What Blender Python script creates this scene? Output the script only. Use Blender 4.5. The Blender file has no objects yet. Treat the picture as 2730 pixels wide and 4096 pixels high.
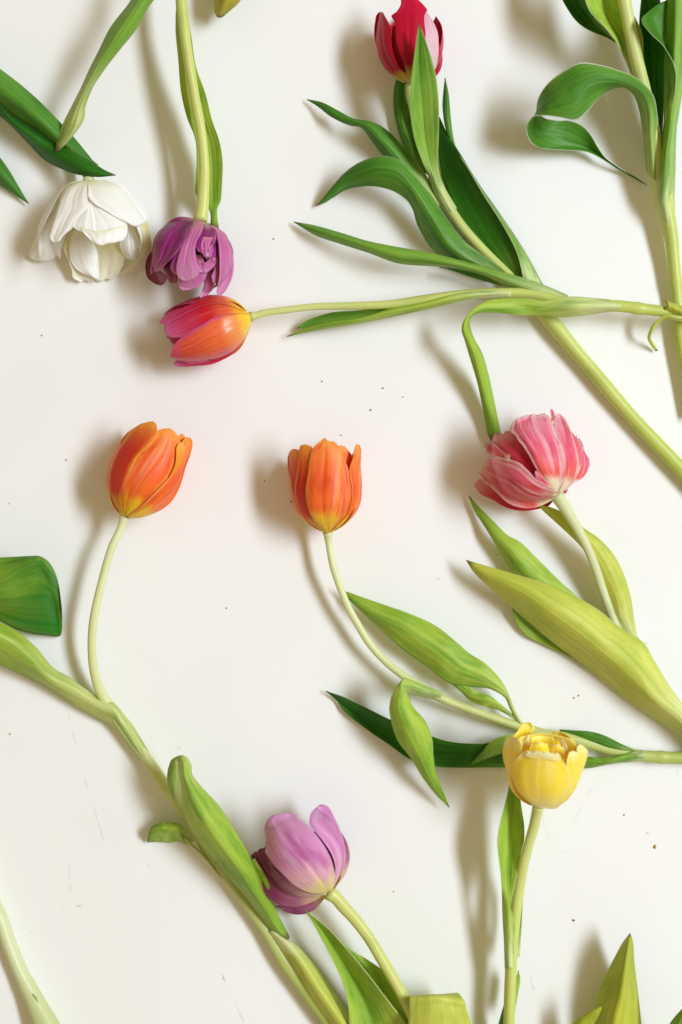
import bpy, math, random
import numpy as np

# ------------------------------------------------------------------ scale, camera, light
# The table top is z = 0.  The photograph shows 0.392 m x 0.588 m of it, seen straight from above.
SW, SH = 2730.0, 4096.0            # size of the photograph; sketches below are noted in its pixels
S = 0.392 / SW                     # metres on the table per photograph pixel
D = 0.588 * 50.0 / 36.0            # camera height over the table (50 mm lens, 36 mm frame)

scene = bpy.context.scene
cam_d = bpy.data.cameras.new('camera'); cam = bpy.data.objects.new('camera', cam_d)
scene.collection.objects.link(cam); scene.camera = cam
cam.location = (0, 0, D); cam.rotation_euler = (0, 0, 0)
cam_d.sensor_fit = 'VERTICAL'; cam_d.sensor_height = 36.0; cam_d.sensor_width = 24.0; cam_d.lens = 50.0
cam_d.clip_start = 0.02; cam_d.clip_end = 50
cam_d.dof.use_dof = True; cam_d.dof.focus_distance = D - 0.022; cam_d.dof.aperture_fstop = 3.2

world = bpy.data.worlds.new('World'); scene.world = world; world.use_nodes = True
bg = world.node_tree.nodes['Background']
bg.inputs['Color'].default_value = (1.0, 0.79, 0.44, 1); bg.inputs['Strength'].default_value = 0.41

def window_lamp(y, w, h, power):
    ld = bpy.data.lights.new('window_pane_light', 'AREA'); ld.shape = 'RECTANGLE'
    ld.size = w; ld.size_y = h; ld.energy = power; ld.color = (0.79, 0.885, 1.0)
    o = bpy.data.objects.new('window_pane_light', ld); scene.collection.objects.link(o)
    o.location = (2.50, y, 3.05)
    d = np.array([2.50, 0.56, 3.05])
    from mathutils import Vector
    o.rotation_euler = Vector(-d).to_track_quat('-Z', 'X').to_euler()
    return o
for wy in (-0.01, 0.56, 1.13):       # one tall window of three panes to the right of the table
    window_lamp(wy, 0.54, 1.60, 58.5)

scene.view_settings.view_transform = 'Standard'; scene.view_settings.look = 'None'
scene.view_settings.gamma = 1.0; scene.view_settings.use_curve_mapping = False
scene.view_settings.exposure = 0.0
scene.render.engine = 'CYCLES'
scene.cycles.max_bounces = 16; scene.cycles.diffuse_bounces = 10; scene.cycles.transmission_bounces = 8

# ------------------------------------------------------------------ helpers
C = scene.collection
def lin(h):
    h = h.lstrip('#'); o = []
    for i in (0, 2, 4):
        c = int(h[i:i+2], 16) / 255.0
        o.append(c / 12.92 if c <= 0.04045 else ((c + 0.055) / 1.055) ** 2.4)
    return (o[0], o[1], o[2], 1.0)

# sketch frames: (x0, y0, width) of the area of the photograph that a set of notes refers to, 1568 units wide
MAPS = dict(A1=(0, 0, 1000), A2=(0, 650, 1000), A3=(1150, 0, 1000), A4=(1150, 600, 1000), A5=(1930, 0, 800),
            A6=(1730, 900, 1000), B1=(300, 1600, 1200), B2=(0, 2100, 1000), B3=(1200, 2200, 1000),
            B4=(1730, 1850, 1000), B5=(500, 2950, 1000), B6=(1730, 2750, 1000), B7=(0, 3100, 1000),
            B8=(1100, 3400, 900), Fw=(100, 690, 540), Fp=(560, 840, 400), Fo=(620, 1180, 400), Fr=(1470, 0, 320),
            Fl=(400, 1660, 400), Fc=(1120, 1730, 350), Fk=(1870, 1610, 520), Fm=(980, 3180, 440),
            Fy=(1980, 2860, 400), L=(560, 2980, 600), S=(0, 0, 1568))
def src(m, x, y):
    x0, y0, w = MAPS[m]; k = w / 1568.0
    return x0 + x * k, y0 + y * k
def unit_mm(m):                       # millimetres per note unit
    return MAPS[m][2] / 1568.0 * S * 1000.0
def world_xyz(sx, sy, zmm):           # point of the place at height z that the photograph shows at (sx, sy)
    z = zmm * 0.001; f = (D - z) / D
    return np.stack([(sx - SW / 2) * S * f, -(sy - SH / 2) * S * f, z], axis=-1)
def P(m, x, y, z=0.0):
    sx, sy = src(m, x, y)
    return world_xyz(np.float64(sx), np.float64(sy), np.float64(z))

def parse(rows):
    out = []
    for r in rows.replace('\n', ';').split(';'):
        r = r.strip()
        if r: out.append([tuple(float(c) for c in p.split(',')) for p in r.split()])
    return out
def hermite(pts, n, ts=None):         # pts (k, dim) -> n samples along a smooth curve through them
    pts = np.asarray(pts, float); k = len(pts)
    if k == 1: return np.repeat(pts, n, 0)
    if ts is None: ts = np.linspace(0, 1, k)
    m = np.zeros_like(pts)
    for i in range(k):
        if i == 0: m[i] = (pts[1] - pts[0]) / (ts[1] - ts[0])
        elif i == k - 1: m[i] = (pts[-1] - pts[-2]) / (ts[-1] - ts[-2])
        else:
            d0 = (pts[i] - pts[i-1]) / (ts[i] - ts[i-1]); d1 = (pts[i+1] - pts[i]) / (ts[i+1] - ts[i])
            h0, h1 = ts[i] - ts[i-1], ts[i+1] - ts[i]
            m[i] = (d0 * h1 + d1 * h0) / (h0 + h1)
    q = np.linspace(ts[0], ts[-1], n); idx = np.clip(np.searchsorted(ts, q, 'right') - 1, 0, k - 2)
    h = (np.asarray(ts)[idx+1] - np.asarray(ts)[idx]); u = (q - np.asarray(ts)[idx]) / h
    u = u.reshape((-1,) + (1,) * (pts.ndim - 1)); h = h.reshape(u.shape)
    return ((2*u**3 - 3*u**2 + 1) * pts[idx] + (u**3 - 2*u**2 + u) * h * m[idx]
            + (-2*u**3 + 3*u**2) * pts[idx+1] + (u**3 - u**2) * h * m[idx+1])
def straight(r, n):
    x = np.linspace(0, 1, len(r)); q = np.linspace(0, 1, n)
    return np.stack([np.interp(q, x, r[:, i]) for i in range(r.shape[1])], 1)
def grid(rows, nu, nv, fold=False):               # rows of control points -> (nv, nu, dim)
    dim = max(len(p) for r in rows for p in r)
    R = []
    for r in rows:
        r = [tuple(p) + (0.0,) * (dim - len(p)) for p in r]
        R.append(np.asarray(r, float))
    full = []
    for i, r in enumerate(R):
        if len(r) == 1:               # a pointed end: keep a trace of the neighbour's spread
            nb = R[i-1] if i > 0 else R[i+1]
            nb = hermite(nb, nu); c = nb.mean(0)
            full.append(r[0] + (nb - c) * 0.05)
        else: full.append(0.8 * straight(r, nu) + 0.2 * hermite(r, nu) if fold else hermite(r, nu))
    full = np.stack(full)             # (k, nu, dim)
    mid = full[:, :, :2].mean(1); d = np.linalg.norm(np.diff(mid, axis=0), axis=1)
    w = np.linalg.norm(np.diff(full[:, ::max(1, nu // 4), :2], axis=0), axis=2).mean(1)
    d = np.maximum(np.maximum(d, w), 1e-3)
    ts = np.concatenate([[0], np.cumsum(d)]); ts /= ts[-1]
    return hermite(full, nv, ts)

def sheet_mesh(name, V, th, mat, taper=True):
    """closed sheet of thickness th (m) from a grid V (nv, nu, 3); uv.x across, uv.y along"""
    nv, nu = V.shape[:2]
    du = np.gradient(V, axis=1); dv = np.gradient(V, axis=0)
    N = np.cross(du, dv); ln = np.linalg.norm(N, axis=2, keepdims=True); N = N / np.maximum(ln, 1e-12)
    if N[..., 2].mean() < 0: N = -N; flip = True
    else: flip = False
    t = np.full((nv, nu, 1), th * 0.5)
    if taper:
        e = np.minimum(np.linspace(0, 1, nu), np.linspace(1, 0, nu)); t = t * (0.45 + 0.55 * np.clip(e / 0.2, 0, 1))[None, :, None]
    top = (V + N * t).reshape(-1, 3); bot = (V - N * t).reshape(-1, 3)
    n = nv * nu; verts = np.concatenate([top, bot]); verts[:, 2] = np.maximum(verts[:, 2], 0.0003)
    faces = []
    I = np.arange(n).reshape(nv, nu)
    a, b, c, d = I[:-1, :-1].ravel(), I[:-1, 1:].ravel(), I[1:, 1:].ravel(), I[1:, :-1].ravel()
    q = np.stack([a, b, c, d], 1) if not flip else np.stack([d, c, b, a], 1)
    faces.append(q); faces.append(q[:, ::-1] + n)
    ring = np.concatenate([I[0, :], I[1:, -1], I[-1, -2::-1], I[-2:0:-1, 0]])
    r2 = np.roll(ring, -1)
    rq = np.stack([ring, ring + n, r2 + n, r2], 1) if not flip else np.stack([r2, r2 + n, ring + n, ring], 1)
    faces.append(rq)
    F = np.concatenate(faces)
    me = bpy.data.meshes.new(name); me.from_pydata(verts.tolist(), [], F.tolist())
    uu, vv = np.meshgrid(np.linspace(0, 1, nu), np.linspace(0, 1, nv)); uv = np.stack([uu.ravel(), vv.ravel()], 1)
    uv = np.concatenate([uv, uv])
    lay = me.uv_layers.new(name='UVMap'); lay.data.foreach_set('uv', uv[F.ravel()].astype(np.float32).ravel())
    me.polygons.foreach_set('use_smooth', [True] * (len(F) - len(rq)) + [False] * len(rq))
    me.materials.append(mat); me.update()
    return me
def link(name, me, parent=None, origin=None):
    o = bpy.data.objects.new(name, me); C.objects.link(o)
    if parent is not None:
        o.parent = parent
    return o
def shift(me, loc):
    n = len(me.vertices); co = np.empty(n * 3, np.float32); me.vertices.foreach_get('co', co)
    co = co.reshape(-1, 3) - np.asarray(loc, np.float32); me.vertices.foreach_set('co', co.ravel()); me.update()

# ------------------------------------------------------------------ materials
class NT:
    def __init__(s, name):
        s.m = bpy.data.materials.new(name); s.m.use_nodes = True; s.t = s.m.node_tree; s.t.nodes.clear()
        s.out = s.t.nodes.new('ShaderNodeOutputMaterial')
    def n(s, typ, **kw):
        nd = s.t.nodes.new('ShaderNode' + typ)
        for k, v in kw.items():
            if k.startswith('_'): setattr(nd, k[1:], v)
            else: s.set(nd, k.replace('__', ' '), v)
        return nd
    def set(s, nd, key, v):
        try: key = int(key[1:]) if key[0] == 'i' and key[1:].isdigit() else key
        except Exception: pass
        sock = nd.inputs[key]
        if hasattr(v, 'is_linked') or isinstance(v, bpy.types.NodeSocket): s.t.links.new(v, sock)
        else: sock.default_value = v
    def math(s, op, a, b=None, clamp=False):
        nd = s.t.nodes.new('ShaderNodeMath'); nd.operation = op; nd.use_clamp = clamp
        for i, v in enumerate((a, b)):
            if v is None: continue
            if isinstance(v, bpy.types.NodeSocket): s.t.links.new(v, nd.inputs[i])
            else: nd.inputs[i].default_value = v
        return nd.outputs[0]
    def mix(s, f, a, b, blend='MIX'):
        nd = s.t.nodes.new('ShaderNodeMix'); nd.data_type = 'RGBA'; nd.blend_type = blend
        for i, v in ((0, f), (6, a), (7, b)):
            if isinstance(v, bpy.types.NodeSocket): s.t.links.new(v, nd.inputs[i])
            else: nd.inputs[i].default_value = v
        return nd.outputs[2]
    def ramp(s, f, stops, interp='EASE'):
        nd = s.t.nodes.new('ShaderNodeValToRGB'); cr = nd.color_ramp; cr.interpolation = interp
        while len(cr.elements) < len(stops): cr.elements.new(0.5)
        for e, (p, c) in zip(cr.elements, stops):
            e.position = p; e.color = lin(c) if isinstance(c, str) else c
        s.t.links.new(f, nd.inputs[0]); return nd.outputs[0]
    def maprange(s, f, a, b, c=0.0, d=1.0, smooth=True):
        nd = s.t.nodes.new('ShaderNodeMapRange'); nd.interpolation_type = 'SMOOTHSTEP' if smooth else 'LINEAR'
        for i, v in enumerate((f, a, b, c, d)):
            if isinstance(v, bpy.types.NodeSocket): s.t.links.new(v, nd.inputs[i])
            else: nd.inputs[i].default_value = v
        return nd.outputs[0]
    def uvnoise(s, su, sv, detail=3.0, rough=0.55, rnd=None, scale=1.0):
        uv = s.t.nodes.new('ShaderNodeUVMap'); uv.uv_map = 'UVMap'
        mp = s.t.nodes.new('ShaderNodeMapping'); mp.inputs['Scale'].default_value = (su, sv, 1)
        s.t.links.new(uv.outputs[0], mp.inputs[0])
        nz = s.t.nodes.new('ShaderNodeTexNoise'); nz.noise_dimensions = '4D'
        nz.inputs['Scale'].default_value = scale; nz.inputs['Detail'].default_value = detail; nz.inputs['Roughness'].default_value = rough
        s.t.links.new(mp.outputs[0], nz.inputs['Vector'])
        oi = s.t.nodes.new('ShaderNodeObjectInfo')
        w = s.math('MULTIPLY', oi.outputs['Random'], 37.0); s.t.links.new(w, nz.inputs['W'])
        return nz.outputs['Fac']
    def veins(s, u, count, wob, width):        # thin lines running the length of the sheet
        x = s.math('ADD', s.math('MULTIPLY', u, float(count)), s.math('MULTIPLY', wob, 1.6))
        d = s.math('ABSOLUTE', s.math('SUBTRACT', s.math('FRACT', x), 0.5))
        return s.maprange(d, width, 0.0, 0.0, 1.0)
    def uvsep(s):
        uv = s.t.nodes.new('ShaderNodeUVMap'); uv.uv_map = 'UVMap'
        sp = s.t.nodes.new('ShaderNodeSeparateXYZ'); s.t.links.new(uv.outputs[0], sp.inputs[0])
        return sp.outputs[0], sp.outputs[1]
    def finish(s, col, rough, spec=0.5, trans=0.0, tcol=None, height=None, bump=0.1, bdist=0.0003, coat=0.0, sheen=0.0):
        p = s.t.nodes.new('ShaderNodeBsdfPrincipled')
        s.set(p, 'Base Color', col); s.set(p, 'Roughness', rough); s.set(p, 'Specular IOR Level', spec)
        s.set(p, 'Coat Weight', coat); s.set(p, 'Sheen Weight', sheen)
        nrm = None
        if height is not None:
            b = s.t.nodes.new('ShaderNodeBump'); b.inputs['Strength'].default_value = bump; b.inputs['Distance'].default_value = bdist
            s.t.links.new(height, b.inputs['Height']); nrm = b.outputs[0]; s.t.links.new(nrm, p.inputs['Normal'])
        sh = p.outputs[0]
        if trans > 0:
            tr = s.t.nodes.new('ShaderNodeBsdfTranslucent'); s.set(tr, 'Color', tcol if tcol is not None else col)
            if nrm is not None: s.t.links.new(nrm, tr.inputs['Normal'])
            mx = s.t.nodes.new('ShaderNodeMixShader'); mx.inputs[0].default_value = trans
            s.t.links.new(sh, mx.inputs[1]); s.t.links.new(tr.outputs[0], mx.inputs[2]); sh = mx.outputs[0]
        s.t.links.new(sh, s.out.inputs['Surface'])
        return s.m

def leaf_material(name, base, mid, tip, alt, edge='#dfe2b8', rough=0.38, split=(0.0, 0.34), tipbrown=True, trans=0.24, rim=0.972, vein=0.16, glow='#a6cc10', stripes=0.42):
    s = NT(name); u, v = s.uvsep()
    stripe = s.uvnoise(13, 0.35, 2.0, 0.55); fine = s.uvnoise(52, 0.3, 1.5, 0.5); mott = s.uvnoise(2.4, 3.6, 4.0, 0.62); dent = s.uvnoise(3.0, 9.0, 2.0, 0.5); big = s.uvnoise(1.2, 2.0, 2.0, 0.5)
    vv = s.math('ADD', v, s.math('MULTIPLY', s.math('SUBTRACT', stripe, 0.5), 0.34))
    vv = s.math('ADD', vv, s.math('MULTIPLY', s.math('SUBTRACT', big, 0.5), 0.20))
    col = s.ramp(vv, [(split[0], base), (split[1], mid), (0.97, tip)])
    col = s.mix(s.maprange(mott, 0.42, 0.66, 0.0, 0.8), col, lin(alt))
    col = s.mix(s.maprange(fine, 0.50, 0.66, 0.0, vein), col, lin(base))
    dark = s.mix(1.0, col, (0.66, 0.76, 0.42, 1), 'MULTIPLY')
    col = s.mix(s.maprange(stripe, 0.50, 0.32, 0.0, stripes), col, dark)
    col = s.mix(s.maprange(fine, 0.46, 0.34, 0.0, stripes), col, dark)
    vl = s.veins(u, 15, mott, 0.22)
    col = s.mix(s.math('MULTIPLY', vl, s.maprange(big, 0.3, 0.7, 0.12, 0.5)), col, dark)
    e = s.math('MULTIPLY', s.math('ABSOLUTE', s.math('SUBTRACT', u, 0.5)), 2.0)
    col = s.mix(s.maprange(e, rim, min(1.0, rim + 0.03), 0.0, 0.85), col, lin(edge))
    if tipbrown: col = s.mix(s.maprange(s.math('ADD', v, s.math('MULTIPLY', mott, 0.02)), 0.972, 1.0, 0.0, 0.8), col, lin('#6a5a2c'))
    tc = s.mix(0.55, col, lin(glow))
    rr = s.maprange(mott, 0.3, 0.7, rough - 0.05, rough + 0.09)
    h = s.math('ADD', s.math('MULTIPLY', fine, 0.30), dent)
    return s.finish(col, rr, 0.30, trans, tc, h, 0.5, 0.0011)
LEAF = dict(
    dark=leaf_material('leaf_dark_green', '#c0d47e', '#66a034', '#4a8c24', '#38781a', rough=0.44),
    rimmed=leaf_material('leaf_dark_green_pale_margin', '#bcd078', '#70a83c', '#509628', '#408420', rough=0.42, rim=0.93, edge='#f0f0d8'),
    deep=leaf_material('leaf_deep_green', '#8cb048', '#388020', '#2e761a', '#226812', rough=0.42, vein=0.15, glow='#6ab000'),
    mid=leaf_material('leaf_mid_green', '#e4edb0', '#9cc44a', '#7aae38', '#5e9c28', rough=0.44),
    fade=leaf_material('leaf_pale_base_dark_tip', '#e8eaa0', '#c0d04c', '#2f8020', '#8cb438', rough=0.36, split=(0.1, 0.5), vein=0.05, stripes=0.16),
    dryend=leaf_material('leaf_green_drying_tip', '#78ac40', '#94bc48', '#e4e09c', '#7cae38', rough=0.44, split=(0.0, 0.45)),
    light=leaf_material('leaf_yellow_green', '#eff3b4', '#c2d852', '#a6c840', '#7cb030', rough=0.46),
    pale=leaf_material('leaf_pale_green', '#f7f8c8', '#e4e66e', '#d8dc58', '#bccb40', rough=0.48, glow='#d0d820'),
    chartreuse=leaf_material('leaf_chartreuse', '#e2e080', '#ccce40', '#bcc23a', '#a8b830', rough=0.46, glow='#c8c800'),
    olive=leaf_material('leaf_olive_yellow', '#d8d07c', '#c8bc46', '#ccb83a', '#b0aa30', rough=0.48),
    sheath=leaf_material('leaf_sheath_pale', '#ecefac', '#d8e078', '#b8d054', '#a4c448', rough=0.46, split=(0.25, 0.8), tipbrown=False))

def stem_material(name, a, b, c, rough=0.4):
    s = NT(name); u, v = s.uvsep()
    stripe = s.uvnoise(16, 3.0, 2.5, 0.6); mott = s.uvnoise(2.0, 9.0, 3.0, 0.55)
    vv = s.math('ADD', v, s.math('MULTIPLY', s.math('SUBTRACT', stripe, 0.5), 0.22))
    col = s.ramp(vv, [(0.0, a), (0.45, b), (1.0, c)])
    col = s.mix(s.maprange(mott, 0.50, 0.75, 0.0, 0.40), col, lin('#a4b250'))
    spots = s.uvnoise(6, 40, 2.0, 0.5)
    col = s.mix(s.maprange(spots, 0.72, 0.78, 0.0, 0.5), col, lin('#b59a3c'))
    return s.finish(col, rough, 0.5, 0.18, s.mix(0.4, col, lin('#d8e070')), stripe, 0.15, 0.0003)
STEM = dict(
    pale=stem_material('stem_pale', '#dfe2ae', '#e2e6b6', '#cdd58e'),
    green=stem_material('stem_green', '#dde294', '#d6de7c', '#c4d25c'),
    mixed=stem_material('stem_pale_to_green', '#e8e9b6', '#dfe49c', '#b6c558'),
    yellow=stem_material('stem_yellow_green', '#dcdf82', '#d9dd80', '#cdd46c'))

def petal_material(name, ramp, edge=None, edge_at=(0.55, 1.0), edge_f=0.8, streak=None, streak_f=0.5, blot=None, blot_f=0.6,
                   rough=0.42, trans=0.22, vn=0.16, su=13, bump=0.35, warm=None, sv=1.3, spec=0.45, edgenoise=0.35, blot_scale=(3.0, 3.0), vein=(0.90, 0.80, 0.78, 1)):
    s = NT(name); u, v = s.uvsep()
    st = s.uvnoise(su, sv, 3.0, 0.6); fine = s.uvnoise(34, 1.4, 2.0, 0.6); big = s.uvnoise(blot_scale[0], blot_scale[1], 3.0, 0.6)
    vv = s.math('ADD', v, s.math('MULTIPLY', s.math('SUBTRACT', st, 0.5), vn))
    col = s.ramp(vv, ramp)
    if blot: col = s.mix(s.maprange(big, 0.46, 0.64, 0.0, blot_f), col, lin(blot))
    if streak: col = s.mix(s.maprange(st, 0.48, 0.70, 0.0, streak_f), col, lin(streak))
    if edge:
        e = s.math('MULTIPLY', s.math('ABSOLUTE', s.math('SUBTRACT', u, 0.5)), 2.0)
        e = s.math('MAXIMUM', e, s.math('MULTIPLY', s.math('SUBTRACT', v, 0.55), 2.2))
        e = s.math('ADD', e, s.math('MULTIPLY', s.math('SUBTRACT', s.uvnoise(5, 14, 3.0, 0.65), 0.5), edgenoise))
        col = s.mix(s.math('MULTIPLY', s.maprange(e, edge_at[0], edge_at[1], 0.0, edge_f), s.maprange(v, 0.15, 0.45)), col, lin(edge))
    dk = s.mix(1.0, col, vein, 'MULTIPLY')
    col = s.mix(s.maprange(fine, 0.56, 0.40, 0.0, 0.4), col, dk)
    col = s.mix(s.math('MULTIPLY', s.veins(u, 11, big, 0.25), 0.45), col, dk)
    tc = s.mix(0.4, col, lin(warm)) if warm else col
    return s.finish(col, rough, spec * 0.55, trans, tc, fine, bump, 0.00035)
PET = dict(
    orange=petal_material('petal_orange', [(0.0, '#fae024'), (0.15, '#fbcc28'), (0.27, '#fc762c'), (0.55, '#fb6c34'), (1.0, '#fe9c40')],
                          edge='#f6a53a', edge_at=(0.70, 1.05), edge_f=0.9, streak='#fdae88', streak_f=0.5, blot='#e44c1c', blot_f=0.65, warm='#ff5a10', trans=0.13, su=9),
    orange_red=petal_material('petal_orange_red', [(0.0, '#f0cc14'), (0.14, '#eca41a'), (0.26, '#dc3c1c'), (0.6, '#d4301c'), (1.0, '#f08034')],
                          edge='#fbac40', edge_at=(0.60, 1.05), edge_f=0.95, streak='#e85a34', streak_f=0.4, warm='#ff4010', trans=0.12, su=9),
    twotone=petal_material('petal_orange_pink', [(0.0, '#f8e430'), (0.09, '#f6cc3c'), (0.20, '#f29a54'), (0.42, '#ee6838'), (0.75, '#e4503a'), (1.0, '#de5a50')],
                          edge='#d65c8c', edge_at=(0.55, 0.95), edge_f=0.85, streak='#f4945c', streak_f=0.4, warm='#ff5018', rough=0.27, spec=0.6, edgenoise=0.8, trans=0.11, bump=0.15),
    crimsonpink=petal_material('petal_red_pink', [(0.0, '#f4da20'), (0.12, '#f2b42a'), (0.28, '#e4603c'), (0.48, '#d21e2c'), (0.72, '#cc2f5c'), (1.0, '#d05a92')],
                          edge='#dd74a2', edge_at=(0.78, 1.1), edge_f=0.7, streak='#ea805a', streak_f=0.35, warm='#ff3030', rough=0.34, trans=0.11),
    amber=petal_material('petal_amber_lip', [(0.0, '#f08a24'), (0.5, '#f49c30'), (1.0, '#f7b048')], streak='#f8b858', streak_f=0.4, rough=0.42, trans=0.11),
    red=petal_material('petal_red', [(0.0, '#e0d480'), (0.10, '#c9b03a'), (0.22, '#b40c2c'), (0.6, '#c00a34'), (1.0, '#cc1040')],
                          streak='#9a0822', streak_f=0.4, rough=0.34, warm='#ff1030', trans=0.10, vn=0.22, su=6),
    blush=petal_material('petal_blush_white', [(0.0, '#e6dcc0'), (0.2, '#f0dcdc'), (0.6, '#eec6d2'), (1.0, '#e2a8be')],
                          streak='#f4e8e8', streak_f=0.6, rough=0.42, warm='#ffb0c0'),
    purple=petal_material('petal_purple', [(0.0, '#dcd090'), (0.09, '#b88a90'), (0.22, '#862264'), (0.6, '#9c2e80'), (1.0, '#be649e')],
                          streak='#541040', streak_f=0.7, blot='#b02c90', blot_f=0.5, edge='#ca86b4', edge_at=(0.80, 1.1), edge_f=0.7, rough=0.38, trans=0.10, warm='#c82080', su=6),
    plum=petal_material('petal_plum', [(0.0, '#7c2a4c'), (0.5, '#8c2c54'), (1.0, '#a4506e')], streak='#661a3e', streak_f=0.6,
                          rough=0.45, trans=0.08, warm='#b01858'),
    orchid=petal_material('petal_orchid', [(0.0, '#d0809a'), (0.25, '#c4609a'), (0.6, '#d072ae'), (1.0, '#dc96c4')], streak='#e2a6cc', streak_f=0.5,
                          edge='#d8a0c6', edge_at=(0.82, 1.1), edge_f=0.6, rough=0.4, trans=0.12, warm='#d840a0', su=8),
    mauve=petal_material('petal_mauve', [(0.0, '#f2e88c'), (0.10, '#f0dca4'), (0.22, '#f0bcc6'), (0.5, '#e296cc'), (1.0, '#e0a6d4')],
                          streak='#ecbee0', streak_f=0.6, blot='#bc509c', blot_f=0.6, edge='#d094c6', edge_at=(0.82, 1.1), edge_f=0.6,
                          rough=0.40, trans=0.13, warm='#e060b0', su=5, blot_scale=(2.2, 1.6)),
    mauve_dark=petal_material('petal_mauve_dark', [(0.0, '#ece08c'), (0.14, '#dcb49c'), (0.32, '#ac6084'), (0.6, '#8c3a66'), (1.0, '#8c4a6c')],
                          streak='#c08eae', streak_f=0.55, rough=0.42, trans=0.09, warm='#a83070', su=7),
    parrot=petal_material('petal_pink_parrot', [(0.0, '#f4f0c4'), (0.13, '#f4e4c4'), (0.24, '#ee645c'), (0.55, '#ec6480'), (1.0, '#f09cb0')],
                          edge='#f4d0d0', edge_at=(0.74, 1.05), edge_f=0.9, streak='#f6c4d0', streak_f=0.75, blot='#cc2444', blot_f=0.75,
                          rough=0.42, trans=0.11, warm='#ff5060', su=9, blot_scale=(2.6, 1.8)),
    parrot_red=petal_material('petal_deep_pink', [(0.0, '#c01430'), (0.35, '#c81232'), (0.7, '#d4425a'), (1.0, '#e8a4ac')],
                          edge='#eab0b4', edge_at=(0.86, 1.2), edge_f=0.8, streak='#b41430', streak_f=0.4, rough=0.45, trans=0.10, warm='#ff2030'),
    yellow=petal_material('petal_yellow', [(0.0, '#fcf6bc'), (0.10, '#fef090'), (0.35, '#ffea4c'), (0.8, '#ffec50'), (1.0, '#fef8b4')],
                          edge='#fcf4b0', edge_at=(0.82, 1.1), edge_f=0.8, streak='#fdf4a8', streak_f=0.55, rough=0.42, trans=0.22, warm='#ffd800', su=5, bump=0.1, vein=(0.97, 0.92, 0.8, 1)),
    gold=petal_material('petal_gold', [(0.0, '#ffdc20'), (0.5, '#ffea34'), (1.0, '#fef480')], streak='#fff06a', streak_f=0.4,
                          rough=0.42, trans=0.11, warm='#ffe000', bump=0.1),
    cream=petal_material('petal_cream_tip', [(0.0, '#f6e060'), (0.4, '#f8eca0'), (1.0, '#faf4c0')], rough=0.42, trans=0.15, bump=0.1),
    white=petal_material('petal_white', [(0.0, '#f0eabc'), (0.12, '#f8f6ea'), (0.4, '#fcfbf8'), (1.0, '#fdfcfa')],
                          streak='#f6f4ea', streak_f=0.5, rough=0.42, trans=0.28, bump=0.2, vein=(0.975, 0.975, 0.95, 1)),
    ivory=petal_material('petal_ivory', [(0.0, '#f0e8a8'), (0.35, '#f4efc8'), (0.75, '#f8f5e2'), (1.0, '#faf8ee')],
                          streak='#f0ebc6', streak_f=0.4, rough=0.42, trans=0.31, bump=0.2, vein=(0.975, 0.975, 0.93, 1)))
def plain(name, hexcol, rough=0.6):
    s = NT(name); col = s.mix(s.maprange(s.uvnoise(5, 5), 0.3, 0.7, 0.0, 0.4), lin(hexcol), lin('#5a4a30'))
    return s.finish(col, rough)

# ------------------------------------------------------------------ the table top
def table_material():
    s = NT('white_painted_table')
    tc = s.t.nodes.new('ShaderNodeTexCoord')
    n1 = s.t.nodes.new('ShaderNodeTexNoise'); n1.inputs['Scale'].default_value = 9; n1.inputs['Detail'].default_value = 5
    n2 = s.t.nodes.new('ShaderNodeTexNoise'); n2.inputs['Scale'].default_value = 420; n2.inputs['Detail'].default_value = 3
    n3 = s.t.nodes.new('ShaderNodeTexNoise'); n3.inputs['Scale'].default_value = 60; n3.inputs['Detail'].default_value = 6; n3.inputs['Roughness'].default_value = 0.7
    for n in (n1, n2, n3): s.t.links.new(tc.outputs['Object'], n.inputs['Vector'])
    col = s.mix(s.maprange(n1.outputs['Fac'], 0.35, 0.7), lin('#f2f1ef'), lin('#efedea'))
    col = s.mix(s.maprange(n3.outputs['Fac'], 0.66, 0.80, 0.0, 0.25), col, lin('#dedad2'))
    rough = s.maprange(n1.outputs['Fac'], 0.3, 0.7, 0.34, 0.46)
    return s.finish(col, rough, 0.35, height=n2.outputs['Fac'], bump=0.05, bdist=0.0001)
def table():
    import bmesh
    bm = bmesh.new()
    bmesh.ops.create_cube(bm, size=1.0)
    for v in bm.verts:
        v.co.x *= 1.5; v.co.y *= 1.8; v.co.z = v.co.z * 0.03 - 0.015
    bmesh.ops.bevel(bm, geom=[e for e in bm.edges], offset=0.004, segments=3, affect='EDGES')
    me = bpy.data.meshes.new('tabletop'); bm.to_mesh(me); bm.free()
    me.materials.append(table_material())
    o = link('tabletop', me); o['kind'] = 'structure'
table()

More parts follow.
